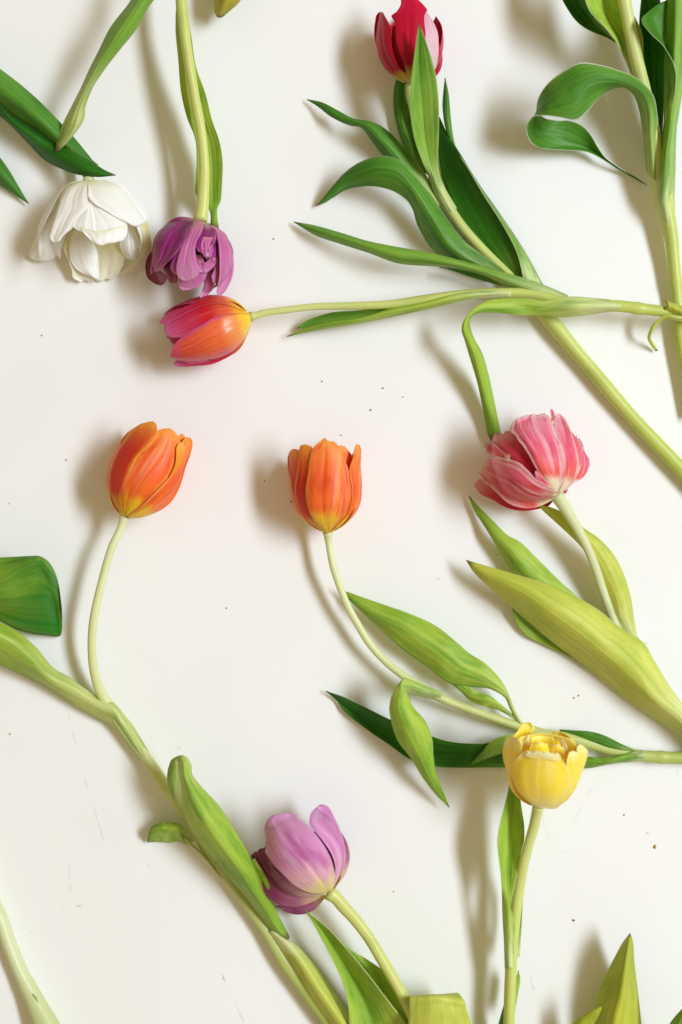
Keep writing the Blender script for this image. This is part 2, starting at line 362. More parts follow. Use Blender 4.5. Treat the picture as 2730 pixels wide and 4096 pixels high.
# ------------------------------------------------------------------ tulip builder
rng = random.Random(7)
class Tulip:
    def __init__(s, label, at, name='tulip', category='tulip', group='cut tulips lying on the white table'):
        p = P(*at); s.loc = np.array([p[0], p[1], 0.0])
        s.root = bpy.data.objects.new(name, None); C.objects.link(s.root)
        s.root.empty_display_size = 0.01
        s.root.location = s.loc; s.root['label'] = label; s.root['category'] = category; s.root['group'] = group
        s.head = None
    def add(s, name, me, parent=None, label=None):
        shift(me, s.loc); o = link(name, me, parent or s.root)
        if label: o['label'] = label
        return o
    def stem(s, segs, mat, seg=18, rings=None, name='stem'):
        pts = []
        for m, txt in segs:
            for r in parse(txt):
                x, y, z, rad = r[0]; sx, sy = src(m, x, y); pts.append((sx, sy, z, rad))
        pts = np.asarray(pts); W = world_xyz(pts[:, 0], pts[:, 1], pts[:, 2]); R = pts[:, 3] * 0.001
        d = np.linalg.norm(np.diff(W, axis=0), axis=1); ts = np.concatenate([[0], np.cumsum(d)]); L = ts[-1]; ts /= L
        n = max(40, int(L / 0.0022)); Q = hermite(np.concatenate([W, R[:, None]], 1), n, ts)
        Pn, Rn = Q[:, :3], Q[:, 3]
        if rings:
            tt = np.linspace(0, 1, n)
            for f, amp in rings: Rn = Rn + amp * 0.001 * np.exp(-((tt - f) * L / 0.0022) ** 2)
        T = np.gradient(Pn, axis=0); T /= np.linalg.norm(T, axis=1, keepdims=True)
        side = np.cross(T, [0, 0, 1.0]); side /= np.linalg.norm(side, axis=1, keepdims=True); up = np.cross(side, T)
        a = np.linspace(0, 2 * math.pi, seg, endpoint=False)
        lump = 1 + 0.04 * np.sin(3 * a)[None, :] * np.sin(np.linspace(0, 9, n))[:, None] + 0.035 * np.sin(np.linspace(0, L / 0.011, n) + 2 * np.sin(np.linspace(0, L / 0.03, n)))[:, None]
        V = Pn[:, None, :] + (np.cos(a)[None, :, None] * side[:, None, :] + np.sin(a)[None, :, None] * up[:, None, :]) * (Rn[:, None] * lump)[..., None]
        V[..., 2] = np.maximum(V[..., 2], 0.0003)
        verts = V.reshape(-1, 3).tolist(); faces = []; uvs = []
        for i in range(n - 1):
            for j in range(seg):
                k = (j + 1) % seg
                faces.append((i*seg+j, i*seg+k, (i+1)*seg+k, (i+1)*seg+j))
                u0, u1 = j / seg, (j + 1) / seg; v0, v1 = i / (n - 1), (i + 1) / (n - 1)
                uvs += [(u0, v0), (u1, v0), (u1, v1), (u0, v1)]
        faces.append(tuple(range(seg - 1, -1, -1))); uvs += [(0.5, 0)] * seg
        faces.append(tuple((n-1)*seg + j for j in range(seg))); uvs += [(0.5, 1)] * seg
        me = bpy.data.meshes.new(name); me.from_pydata(verts, [], faces)
        lay = me.uv_layers.new(name='UVMap'); lay.data.foreach_set('uv', np.asarray(uvs, np.float32).ravel())
        me.polygons.foreach_set('use_smooth', [True] * len(faces)); me.materials.append(STEM[mat]); me.update()
        return s.add(name, me)
    def leaf(s, m, rows, mat, nu=19, nv=None, th=0.55, wave=0.5, rib=0.35, name='leaf', parent=None, label=None, fold=False):
        R = parse(rows); nv = nv or max(26, 9 * len(R))
        G = grid(R, nu, nv, fold)
        u = np.linspace(-1, 1, nu)[None, :]; v = np.linspace(0, 1, nv)[:, None]
        ph = rng.random() * 6.28; k = 3 + rng.random() * 3
        env = np.clip(np.minimum(v, 1 - v) * 6, 0, 1)
        z = G[..., 2] + wave * env * np.sin(k * v * 6.28 + ph + 1.3 * u) * np.abs(u) ** 1.5
        z = z + 0.12 * env * np.sin(u * 17 + ph) + rib * env * (np.exp(-(u / 0.09) ** 2) * -1.0)
        G[..., 2] = np.maximum(z, 0.5)
        sx, sy = src(m, G[..., 0], G[..., 1])
        me = sheet_mesh(name, world_xyz(sx, sy, G[..., 2]), th * 0.001, LEAF[mat])
        return s.add(name, me, parent, label)
    # --- flowers: petals lie on an egg-shaped body around an axis
    def flower(s, m, base, tip, R, zb, zt, k=0.92, prof=None, mat='orange'):
        s.m = m; s.b = np.array(base, float); s.t = np.array(tip, float); s.R = R; s.zb, s.zt, s.k = zb, zt, k
        s.len = np.linalg.norm(s.t - s.b); s.d = (s.t - s.b) / s.len; s.p = np.array([-s.d[1], s.d[0]])
        s.prof = prof or ([-0.05, 0, 0.06, 0.15, 0.28, 0.45, 0.65, 0.85, 1.0, 1.1], [0.10, 0.16, 0.44, 0.70, 0.90, 1.0, 0.98, 0.88, 0.74, 0.62])
        xs = np.asarray(s.prof[0]); s.prof = (np.linspace(xs[0], xs[-1], 300), hermite(np.asarray(s.prof[1], float)[:, None], 300, xs)[:, 0])
        # receptacle: a small egg where the petals join the stalk, carrying them
        n, seg = 10, 16; V = []
        um = unit_mm(m)
        for i in range(n):
            a = i / (n - 1); r = R * 0.16 * math.sin(math.pi * (0.12 + 0.8 * a)); ax = s.b + s.d * s.len * (0.0 + 0.14 * a)
            z0 = s.zb + (s.zt - s.zb) * 0.14 * a
            row = []
            for j in range(seg):
                f = 2 * math.pi * j / seg; q = ax + s.p * r * math.sin(f)
                sx, sy = src(m, q[0], q[1]); row.append(world_xyz(np.float64(sx), np.float64(sy), np.float64(z0 + r * math.cos(f) * um)))
            V.append(row)
        verts = [tuple(c) for row in V for c in row]; faces = []; uvs = []
        for i in range(n - 1):
            for j in range(seg):
                kk = (j + 1) % seg; faces.append((i*seg+j, i*seg+kk, (i+1)*seg+kk, (i+1)*seg+j)); uvs += [(j/seg, i/n*0.05), ((j+1)/seg, i/n*0.05), ((j+1)/seg, (i+1)/n*0.05), (j/seg, (i+1)/n*0.05)]
        faces.append(tuple(range(seg - 1, -1, -1))); uvs += [(0.5, 0)] * seg
        faces.append(tuple((n-1)*seg + j for j in range(seg))); uvs += [(0.5, 0.05)] * seg
        me = bpy.data.meshes.new('flower_head'); me.from_pydata(verts, [], faces)
        lay = me.uv_layers.new(name='UVMap'); lay.data.foreach_set('uv', np.asarray(uvs, np.float32).ravel())
        me.polygons.foreach_set('use_smooth', [True] * len(faces)); me.materials.append(PET[mat]); me.update()
        s.head = s.add('flower_head', me)
    def bodyz(s, x, y):
        qx, qy = x - s.b[0], y - s.b[1]; a = (qx * s.d[0] + qy * s.d[1]) / s.len; b = qx * s.p[0] + qy * s.p[1]
        Ra = s.R * np.interp(a, *s.prof); um = unit_mm(s.m)
        h = np.sqrt(np.maximum(Ra ** 2 - b ** 2, 0.0)) - 0.35 * np.maximum(np.abs(b) - Ra, 0.0)
        return s.zb + (s.zt - s.zb) * np.clip(a, 0, 1.15) + s.k * h * um
    def petal(s, rows, mat, layer=0.0, lift=0.0, groove=0.35, rip=0.25, frill=0.0, nu=27, th=0.32, absz=False, tiplift=0.0, name='petal', side=1, crimp=0.0):
        R = parse(rows); nv = max(40, 8 * len(R)); G = grid(R, nu, nv)
        if G.shape[2] < 3: G = np.concatenate([G, np.zeros(G.shape[:2] + (1,))], 2)
        u = np.linspace(-1, 1, nu)[None, :]; v = np.linspace(0, 1, nv)[:, None]
        ph = rng.random() * 6.28
        if frill > 0:                  # torn, wavy margin towards the tip
            w = np.clip((v - 0.45) / 0.55, 0, 1) ** 0.7 * np.clip((np.maximum(np.abs(u), v * 1.02) - 0.72) / 0.28, 0, 1)
            f = np.sin(u * 19 + ph) * 0.6 + np.sin(v * 43 + ph * 2) * 0.6 + np.sin(u * 41 - v * 27 + ph) * 0.4
            c = G.mean(1, keepdims=True)
            G[..., :2] += (G - c)[..., :2] / (np.linalg.norm((G - c)[..., :2], axis=2, keepdims=True) + 1e-6) * (w * f * frill)[..., None]
            if len(R) > 2:
                d = G[-1] - G[-4]; d = d[..., :2].mean(0); d /= np.linalg.norm(d) + 1e-9
                G[..., :2] += d[None, None, :] * (np.clip((v - 0.75) / 0.25, 0, 1) * (np.sin(u * 9 + ph) + 0.6 * np.sin(u * 23 + ph)) * frill)[..., None]
            G[..., 2] += w * np.sin(u * 13 + v * 31 + ph) * frill * unit_mm(s.m) * 0.5
        z = G[..., 2]
        if not absz: z = z + (s.bodyz(G[..., 0], G[..., 1]) if side > 0 else 0) + layer
        env = np.clip(v * 5, 0, 1)
        z = z + 0.45 * lift * np.abs(u) ** 3 * env + tiplift * v ** 3
        z = z - 0.55 * groove * np.exp(-((u - 0.08 * np.sin(3 * v + ph)) / 0.11) ** 2) * env * np.clip((1.02 - v) * 3, 0, 1)
        z = z + 0.6 * rip * env * (np.sin(u * 5 + ph + 2.6 * v) * 0.7 + np.sin(u * 11 + ph * 3 - 3 * v) * 0.30 * np.sin(4 * v + ph)) * (0.35 + np.abs(u))
        if crimp: z = z + crimp * v ** 1.2 * (np.sin(u * 26 + ph + 1.5 * np.sin(u * 7)) * 0.6 + np.sin(u * 41 + ph * 2) * 0.4) * (0.6 + 0.4 * np.sin(u * 3 + ph))
        G[..., 2] = np.maximum(z, 0.6)
        sx, sy = src(s.m, G[..., 0], G[..., 1])
        me = sheet_mesh(name, world_xyz(sx, sy, G[..., 2]), th * 0.001, PET[mat])
        return s.add(name, me, s.head)
    def back(s, phi, half, alen, mat, shrink=0.97, th=0.32, nu=21, nv=40, flare=0.0):
        """a petal round the far side of the body; phi = 0 faces up, 180 the table"""
        v = np.linspace(0.015, 1, nv)[:, None]; u = np.linspace(-1, 1, nu)[None, :]
        sh = np.sin(np.pi * np.clip(0.16 + 0.84 * v, 0, 1)) ** 0.62
        a = v * alen - 0.05 * u ** 2 * v; ang = math.radians(phi) + math.radians(half) * u * np.maximum(sh, 0.05)
        Ra = s.R * np.interp(a, *s.prof) * (shrink + flare * v ** 2); um = unit_mm(s.m)
        lat = Ra * np.sin(ang); x = s.b[0] + s.d[0] * a * s.len + s.p[0] * lat; y = s.b[1] + s.d[1] * a * s.len + s.p[1] * lat
        z = s.zb + (s.zt - s.zb) * np.clip(a, 0, 1.15) + s.k * Ra * np.cos(ang) * um
        z = np.maximum(z + 0.2 * np.sin(u * 11 + phi), 0.7)
        sx, sy = src(s.m, x, y)
        me = sheet_mesh('petal', world_xyz(sx, sy, z), th * 0.001, PET[mat])
        return s.add('petal', me, s.head)

# ------------------------------------------------------------------ the tulips
# orange tulip with the long curved pale stem
t = Tulip('orange tulip on a long curved pale stem that joins a thick leafy stalk', ('B2', 580, 900), name='tulip')
t.stem([('Fl', '395,1585,20,3.1; 375,1650,20,2.6'), ('B2', '700,150,21,2.3; 630,400,21,2.3; 586,620,20,2.3; 578,760,18,2.3; 590,900,14.5,2.45; 625,1030,10.5,2.75; 680,1130,7,3.3; 760,1240,7,3.6; 850,1370,6.5,3.4; 960,1520,6,3.3'),
        ('B5', '245,290,6,3.3; 340,430,6,3.3; 460,620,6,3.2; 600,820,6,3.2; 740,1010,6,3.2; 890,1215,6,3.4; 1000,1400,6,3.8; 1150,1600,6,4.2; 1300,1797,6,4.6; 1420,1950,6,4.8; 1600,2200,6,4.8')], 'mixed')
t.leaf('B2', '''940,1430,5.5 905,1455,9.3 872,1478,5.5
885,1338,6 850,1370,10.4 813,1400,6
795,1205,6.5 760,1240,11.3 722,1282,6
700,1100,8 715,1170,12 700,1265,6
600,1060,7 640,1140,12 690,1255,5
430,950,9 470,1040,14 520,1160,6
330,890,11 310,960,17 290,1020,8
220,760,14 180,840,21 140,940,10
100,660,18 50,740,26 0,875,13
-30,590,22 -90,680,30 -150,800,18
-200,540,28 -260,600,36 -320,690,24
-290,480,34 -370,500,42 -450,520,32
-210,500,32 -230,400,40 -280,330,42 -330,220,32
-70,560,24 -60,470,35 -100,360,42 -140,206,38
0,600,20 45,480,34 30,350,43 10,202,39
90,650,14 130,480,31 115,300,43 110,198,40
200,684,8 215,480,27 195,260,43 195,194,41
300,696,5 295,480,21 260,250,41 255,197,40
358,702,3 340,500,14 315,320,34 308,232,36
380,694,2.5 372,560,10 362,380,22 352,308,27
388,668,2.5 392,610,6 388,530,13 382,450,18''', 'fade', nu=25, nv=200, wave=0.3)
t.leaf('L', '''350,560,9 400,640,9 470,730,9
315,480,12 390,470,11 470,500,12
286,340,20 400,330,17 500,330,19
305,220,28 400,210,25 520,220,27
350,140,34 430,118,33 510,145,33
370,128,38 440,110,40 500,130,38
395,165,39 470,180,43 537,205,37
410,280,37 480,300,43 546,300,35
435,450,35 530,440,43 640,430,32
452,650,32 600,600,42 800,600,29
525,835,29 720,800,40 940,800,27
660,1040,26 850,1000,37 1060,1000,24
790,1200,23 980,1180,34 1160,1160,22
930,1380,20 1100,1350,30 1265,1330,20
1080,1550,17 1200,1530,26 1300,1500,17
1250,1770,13 1340,1740,20 1420,1720,13
1390,1950,10 1450,1920,15 1510,1890,9
1500,2060,8 1545,2040,11 1570,2010,7''', 'light', nu=23, wave=0.3)
t.leaf('L', '''1170,1200,23 1200,1190,25 1230,1230,21
1240,1340,22 1285,1330,24 1320,1370,21
1290,1440,20 1330,1440,22 1370,1450,19
1345,1540,18 1368,1540,19 1388,1530,18
1380,1602,17''', 'light', wave=0.1)
t.leaf('L', '''560,1000,8 530,1030,8 520,1050,5
490,890,10 450,960,8 490,1040,4
430,830,12 400,900,14 400,1005,4
320,805,13 310,890,15 310,1020,3.5
220,810,11 210,890,14 200,1010,3.5
135,845,8 100,920,10 80,1015,3''', 'light', wave=0.8, label='short torn leaf with a browned end')
t.leaf('L', '''900,1420,7 860,1400,8 840,1370,6
760,1240,8 720,1230,10 690,1180,7
640,1110,9 600,1100,11 560,1060,7
540,1020,10 500,1010,11 470,990,8
480,960,11 470,965,11 458,972,10''', 'sheath', wave=0.2, rib=0)
t.leaf('B5', '''900,1222,8 925,1212,12 960,1240,9
960,1330,5 1010,1290,15 1065,1290,7
1020,1450,3 1100,1400,17 1172,1400,5
1100,1600,2 1200,1560,18 1292,1560,4
1230,1797,2 1330,1750,18 1440,1780,4
1400,2050,2 1500,2000,18 1620,2020,4''', 'pale', wave=0.2)
t.flower('Fl', (385,1590), (1010,200), 565, 20.5, 21.5, mat='orange')
t.back(125, 62, 0.9, 'orange'); t.back(180, 60, 0.92, 'orange_red'); t.back(-120, 62, 0.9, 'orange')
t.petal('700,1200 800,1200 900,1200; 1100,700 1180,700 1280,700; 1200,400 1260,400 1350,420; 1255,305 1290,297 1330,325', 'orange', layer=-3)
t.petal('''375,1580 400,1580 430,1585
330,1300 480,1380 640,1440
350,1050 600,1120 880,1200
470,850 760,900 1100,960
580,650 900,700 1195,720
760,430 1020,480 1235,500
890,265 1080,320 1250,390
940,228 1070,230 1190,275
1000,215 1060,210 1120,215''', 'orange', layer=0, groove=0.8, rip=0.45)
t.petal('''425,1590 455,1602 485,1620
620,1450 690,1500 760,1575
880,1200 1000,1290 1110,1375
1080,990 1190,1030 1275,1080
1200,850 1290,850 1345,830
1300,640 1375,640 1420,620
1290,470 1385,450 1456,450
1310,390 1395,380 1450,400
1350,352 1395,348 1425,362''', 'orange', layer=0.8, lift=0.9, rip=0.2)
t.petal('1090,970 1115,960 1140,950; 1150,860 1185,860 1220,850; 1190,740 1240,740 1295,735; 1200,600 1265,600 1325,600; 1208,500 1275,480 1338,510; 1235,445 1275,422 1315,455', 'amber', layer=1.8, lift=0.5, groove=0, rip=0.1)
t.petal('''355,1580 368,1580 385,1580
205,1340 270,1350 335,1330
150,1130 240,1120 375,1100
140,950 270,900 480,900
215,690 380,640 605,640
340,450 530,430 790,470
520,225 710,260 900,280
670,130 780,150 895,180
790,102 840,103 875,130''', 'orange_red', layer=1.0, lift=0.9, rip=0.4, groove=0.6)

# orange tulip in the middle
t = Tulip('upright cupped orange tulip whose thin stem runs under the yellow tulip', ('B3', 660, 800))
t.stem([('Fc', '862,1775,19,3.0; 865,1840,18,2.5'), ('B3', '215,120,16.5,2.1; 255,240,15,2.1; 300,350,14,2.1; 360,460,13,2.1; 440,590,12.5,2.1; 540,700,12.5,2.1; 660,795,13,2.2; 780,865,13,2.5; 880,925,12,2.5; 1000,975,11,2.4; 1150,1030,10,2.5; 1280,1075,9,2.6; 1390,1112,8,2.7'),
        ('B6', '700,290,8,2.9; 850,315,8,3.0; 1000,355,7.5,3.0; 1150,395,7,3.1; 1300,425,6.5,3.3; 1450,437,6,3.3; 1568,441,6,3.3; 1800,450,6,3.3; 2000,455,6,3.3')], 'mixed', rings=[(0.83, 0.6)])
t.leaf('B3', '''1500,1130,8 1490,1140,9 1480,1150,8
1400,1080,9 1392,1088,10 1385,1095,8
1345,990,11 1335,997,12 1322,1003,10
1305,890,13 1297,905,14 1285,925,12
1250,800,16 1225,850,17 1195,872,14
1170,715,18 1120,790,20 1080,858,15
1060,645,18 1000,740,21 930,830,14
980,575,18 900,660,22 810,740,13
860,480,16 770,570,21 680,650,12
680,395,15 620,470,19 550,540,11
520,340,14 470,400,16 430,430,10
390,295,11 355,325,12 335,338,9
300,262,8 288,272,8 278,285,7
232,243,6''', 'light', nu=23, wave=0.9, label='broad mottled leaf torn near its base')
t.leaf('B3', '''1400,1085,8 1380,1080,9 1355,1068,7
1270,975,10 1250,985,11 1235,1000,8
1190,915,13 1180,940,15 1150,978,11
1100,885,14 1080,915,13 1070,945,9
1020,825,15 1000,850,14 990,870,11
930,780,16 915,795,15 905,805,13''', 'light', wave=0.6, name='leaf')
t.leaf('B3', '''900,890,13 890,910,16 875,945,11
790,850,16 770,880,20 740,915,14
700,815,23 690,850,27 670,895,20
650,805,31 640,845,35 655,890,27
605,860,33 645,875,36 672,895,29
565,960,32 630,960,36 705,975,29
575,1080,28 670,1080,34 788,1075,27
615,1195,24 720,1190,30 830,1185,24
700,1310,20 770,1300,25 838,1290,21
780,1440,15 820,1420,19 855,1400,17
860,1540,11 880,1520,13 897,1505,13
938,1613,8''', 'light', nu=21, wave=0.3, rib=0.6, label='leaf folded over and hanging from the stem')
t.leaf('B3', '''1500,1180,10 1500,1240,7 1500,1300,5
1330,1155,12 1330,1250,9 1330,1360,5
1200,1205,12 1180,1270,8 1160,1364,5
1050,1212,13 1030,1290,6 1000,1366,9
900,1190,13 860,1290,5 840,1358,9
730,1125,13 700,1230,4 690,1312,9
560,1060,13 545,1165,4 560,1222,7
420,990,11 405,1075,3.5 400,1112,5
280,922,8 275,975,3 275,1008,4
200,895,5 212,915,2.5 225,940,3
162,884,4''', 'deep', nu=25, wave=0.3, rib=0, fold=True)
t.leaf('B3', '''1400,1150,14 1400,1200,13 1400,1260,10
1300,1158,16 1290,1205,15 1290,1270,11
1210,1195,16 1200,1240,15 1190,1300,10
1130,1280,13 1115,1305,12 1105,1335,9
1060,1352,6''', 'mid', wave=0.2)
t.leaf('B6', '''1290,395,8 1280,400,9 1260,405,8
1190,355,11 1180,372,12 1150,392,9
1080,300,12 1070,340,12 1050,372,8
990,275,11 980,312,11 960,348,7
880,268,9 880,292,9 880,312,6
800,262,7 802,270,7 815,282,6''', 'dark', wave=0.4)
t.leaf('B6', '''1330,395,10 1330,425,12 1330,455,7
1240,405,10 1240,440,12 1230,467,7
1150,428,10 1150,452,12 1150,474,6
1070,440,9 1070,475,10 1060,490,4
980,435,7 980,470,8 980,505,3
930,440,6 920,470,7 890,505,2.5''', 'mid', wave=0.3)
t.flower('Fc', (868,1785), (800,150), 650, 20.5, 21.5, mat='orange',
         prof=([-0.05, 0, 0.06, 0.15, 0.28, 0.45, 0.65, 0.85, 1.0, 1.1], [0.10, 0.16, 0.42, 0.70, 0.92, 1.0, 1.0, 0.98, 0.92, 0.88]))
t.back(120, 60, 0.88, 'orange'); t.back(180, 60, 0.9, 'orange_red'); t.back(-120, 60, 0.88, 'orange')
t.petal('1000,1000 1120,1000 1260,1000; 1000,700 1130,720 1270,720; 1040,450 1180,460 1312,470; 1050,300 1150,310 1265,370; 1055,240 1100,232 1170,255', 'orange', layer=-6)
t.petal('''800,1795 812,1792 830,1790
545,1630 620,1605 700,1590
320,1395 420,1380 520,1380
215,1100 320,1080 420,1080
170,800 260,780 380,780
140,560 220,560 360,560
150,420 240,400 360,400
195,320 260,305 330,310
225,300 245,296 275,302''', 'orange_red', layer=-0.5, lift=0.5)
t.petal('''840,1790 850,1790 860,1790
480,1540 600,1560 720,1580
300,1250 430,1280 600,1300
270,1000 380,1000 550,1000
310,700 420,720 560,720
336,480 430,470 570,480
345,320 450,310 590,330
370,235 470,215 580,255''', 'orange_red', layer=0.6, lift=0.7, groove=0.6)
t.petal('''880,1790 900,1790 930,1780
900,1600 1020,1620 1150,1560
960,1350 1130,1350 1265,1300
1000,1050 1150,1050 1292,1050
1000,800 1120,800 1265,830
950,500 1060,500 1195,560
930,280 1000,290 1110,380
900,165 960,158 1030,205''', 'orange', layer=0.4, lift=0.6)
t.petal('''910,1790 925,1785 940,1772
1060,1640 1090,1660 1115,1640
1240,1400 1275,1420 1310,1400
1300,1100 1360,1120 1415,1130
1262,780 1350,780 1438,800
1255,640 1360,600 1450,560
1318,430 1400,410 1460,400
1340,280 1400,255 1452,280
1360,218 1395,212 1430,222''', 'orange', layer=1.6, lift=0.3)
t.petal('''850,1790 870,1792 890,1790
650,1620 830,1630 950,1640
505,1350 790,1370 1030,1330
460,1050 780,1060 1080,1030
500,750 780,760 1090,750
540,450 790,460 1125,510
590,290 800,290 1075,330
690,185 800,190 950,190
765,125 805,115 850,135
803,98''', 'orange', layer=1.2, lift=0.4, groove=0.7, rip=0.45)

# orange and pink tulip with its stem to the right
t = Tulip('orange and pink tulip lying sideways under the purple tulip, long stem crossing the red tulip', ('A6', 900, 510))
t.stem([('Fo', '1490,340,18,3.0; 1540,335,18,2.4'), ('A4', '-150,1024,18,2.0; 0,1003,18,2.0; 150,985,18,2.0; 400,978,18,2.1; 650,968,18,2.3; 850,940,18,2.6; 1130,906,18,2.8; 1300,896,18,2.8; 1450,896,18,2.9; 1560,908,18,3.0'),
        ('A6', '760,470,18,3.1; 900,512,18,3.2; 1050,508,18,3.2; 1160,508,17.5,3.2; 1300,525,17,3.2; 1450,542,16,3.2; 1568,556,15,3.3; 1800,590,13,3.4; 2000,620,12,3.4')], 'green', rings=[(0.77, 0.5)])
t.leaf('A4', '''1400,870,18 1400,896,21.3 1400,924,18
1270,868,18.5 1270,898,21.6 1270,928,18
1150,880,19 1150,908,22.5 1150,938,18
1000,905,19 1000,938,23 1000,970,17
850,945,18 850,975,22 850,1005,15
650,992,17 650,1015,20 650,1048,13
450,1050,15 450,1065,17 450,1088,11
250,1082,12 250,1095,14 250,1120,9
100,1122,8 100,1132,9 100,1148,6
0,1170,5''', 'light', wave=0.2)
t.leaf('A4', '''800,960,18 800,970,17 800,980,17
650,985,17 650,990,15 650,1000,15
450,1005,15 450,1030,11 450,1062,13
250,1025,12 250,1052,8 250,1092,11
120,1072,8 130,1095,6 140,1118,8
60,1118,6''', 'mid', wave=0.2)
t.leaf('A6', '''1185,485,17 1180,510,21 1175,538,17
1120,470,18 1110,508,23 1100,545,17
1000,458,20 1000,510,25 1000,560,17
900,450,22 895,512,27 890,573,18
800,455,23 790,512,25 780,577,19
710,475,23 695,525,23 685,568,19
600,462,22 580,515,21 560,566,20
430,462,22 420,508,25 420,552,22
330,480,26 320,515,28 320,550,25
262,522,30 262,545,30 268,560,26
205,585,31 222,585,31 240,585,26
184,650,28 205,645,30 236,625,25
205,730,24 230,710,26 255,695,22
235,830,20 270,800,23 308,795,18
280,980,15 310,950,18 345,910,13
310,1120,10 345,1100,13 377,1050,9
335,1240,6 375,1230,10 408,1200,6
350,1310,4 385,1320,8 430,1310,4
370,1360,3 395,1360,6 430,1350,3''', 'light', nu=21, wave=0.2, rib=0.5, label='ribbon of leaf that bends sharply down to the table')
t.leaf('A4', '''1760,910,16 1760,935,20 1760,960,15
1680,876,16 1680,902,20 1680,940,15
1560,828,16 1545,868,21 1525,910,15
1400,778,17 1385,815,21 1360,845,15
1230,730,18 1220,756,21 1210,778,16
1080,690,20 1070,715,23 1060,740,17
900,645,21 900,687,24 900,728,17
700,610,20 700,662,23 700,712,16
500,570,17 500,606,20 500,642,13
330,518,13 330,550,16 330,588,10
170,473,8 170,500,11 170,532,6
43,452,4''', 'mid', nu=19, wave=0.3)
t.leaf('A4', '''1480,880,13 1470,855,15 1450,830,16
1400,865,10 1390,830,13 1370,810,16
1270,832,8 1260,800,10 1250,775,16
1130,790,7 1130,765,9 1130,742,16
1030,755,7 1030,745,8 1030,735,15
955,735,8''', 'dark', wave=0.2)
t.leaf('A6', '''1620,575,17 1620,592,19 1620,612,16
1530,562,18 1530,580,20 1530,600,17
1455,566,19 1453,580,19 1450,592,17
1398,607,18 1404,616,17 1412,626,15
1362,662,14 1370,667,14 1382,671,12
1350,712,9 1359,711,9 1369,709,8
1372,757,5 1381,753,5 1390,748,4
1400,792,2.5 1408,789,2.5 1415,785,2.5''', 'pale', wave=0.1, rib=0, label='thin curled sliver of leaf')
t.leaf('A6', '''1800,560,17 1800,600,20 1800,640,15
1640,520,19 1630,555,22 1620,600,18
1540,500,19 1530,530,22 1530,562,18
1458,472,19 1475,505,21 1440,536,18''', 'pale', wave=0.4, rib=0)
t.flower('Fo', (1480,345), (190,660), 505, 18.5, 18.5, mat='twotone')
t.back(110, 58, 0.98, 'crimsonpink'); t.back(180, 60, 1.0, 'twotone'); t.back(-115, 58, 0.98, 'crimsonpink')
t.petal('900,500 900,600 900,700; 600,560 580,640 580,760; 400,580 360,660 380,800; 220,655 235,700 285,775', 'crimsonpink', layer=-6)
t.petal('''1500,420 1505,430 1512,440
1380,640 1410,665 1445,640
1230,820 1275,880 1320,855
1050,930 1080,985 1080,1010
850,1000 860,1060 870,1092
650,1030 640,1090 650,1112
450,1030 430,1090 430,1124
330,1035 320,1080 345,1112
310,1060 308,1085 320,1100''', 'crimsonpink', layer=-0.2)
t.petal('''1490,310 1500,350 1510,400
1330,282 1380,440 1445,620
1150,280 1210,500 1310,830
980,305 1010,600 1095,970
760,420 800,690 880,1040
560,580 610,790 690,1080
430,655 455,850 550,1092
320,760 340,900 410,1048
262,880 280,950 335,1012
245,960''', 'twotone', layer=0.7, groove=0.4, rip=0.15)
t.petal('''1470,285 1480,298 1490,312
1300,195 1330,245 1360,290
1100,135 1140,215 1180,310
900,125 930,250 980,345
650,180 700,345 780,465
450,290 500,445 600,575
320,365 350,515 450,655
205,430 230,545 310,668
145,510 160,570 215,650''', 'crimsonpink', layer=1.7, lift=0.5, rip=0.4)
t.petal('''1460,278 1465,284 1472,292
1270,150 1290,180 1310,215
1100,80 1110,115 1110,150
900,62 905,100 910,135
680,105 690,150 700,185
480,180 500,230 540,260
300,240 320,310 370,352
180,300 200,370 250,415
95,395 115,440 170,470
70,432''', 'crimsonpink', layer=2.6, lift=0.6)

# red tulip
t = Tulip('red tulip with a blush white petal, a green leaf lying over its face', ('A6', 1000, 900))
t.stem([('Fr', '850,1640,18,3.0'), ('A3', '780,600,16,2.6; 795,700,13,2.5; 830,860,10,2.5; 880,1020,9,2.7; 925,1120,9,2.9'),
        ('A4', '910,160,9,2.9; 950,240,9,2.8; 1030,385,8.5,2.7; 1120,510,8,2.7; 1200,600,7.5,2.8; 1300,700,7,3.0; 1400,795,7,3.4'),
        ('A6', '560,400,6.5,3.8; 700,555,6.5,4.2; 790,660,6,4.4; 880,770,6,4.2; 1000,910,5.5,4.1; 1150,1090,5,4.1; 1300,1260,5,4.1; 1450,1420,5,4.2; 1568,1545,5,4.2; 1750,1740,5,4.2; 1900,1900,5,4.2')], 'green')
t.leaf('A4', '''1500,900,6 1560,880,9 1640,900,5
1400,800,7 1480,800,11 1590,820,4
1250,650,7 1445,680,13 1545,735,4
1130,500,7 1400,560,16 1480,620,5
1040,350,7 1320,420,18 1395,490,6
980,200,7 1230,280,19 1295,345,7
950,50,7 1130,110,19 1185,190,8
940,-80,8 1060,-10,18 1090,40,9
942,-150,10 1005,-95,14 1035,-35,10
953,-205,11''', 'deep', nu=25, wave=0.2, rib=0, fold=True)
t.leaf('A4', '''1490,900,9 1560,900,11 1650,930,5
1475,800,13 1535,830,12 1605,862,5
1450,680,16 1500,720,13 1562,772,5
1400,560,19 1440,600,15 1492,642,6
1320,420,21 1355,460,17 1407,512,7
1230,280,22 1260,320,18 1308,362,8
1130,110,22 1155,150,19 1192,207,9
1082,38,19''', 'mid', wave=0.1, rib=0)
t.leaf('A3', '''1130,1060,9 1120,1060,10 1100,1040,8
1078,985,11 1068,985,12 1055,960,10
1045,880,13 1025,880,15 1000,830,12
1025,740,15 1000,740,17 976,700,14
1010,580,16 995,580,18 978,590,15
990,490,16''', 'dark', wave=0.1)
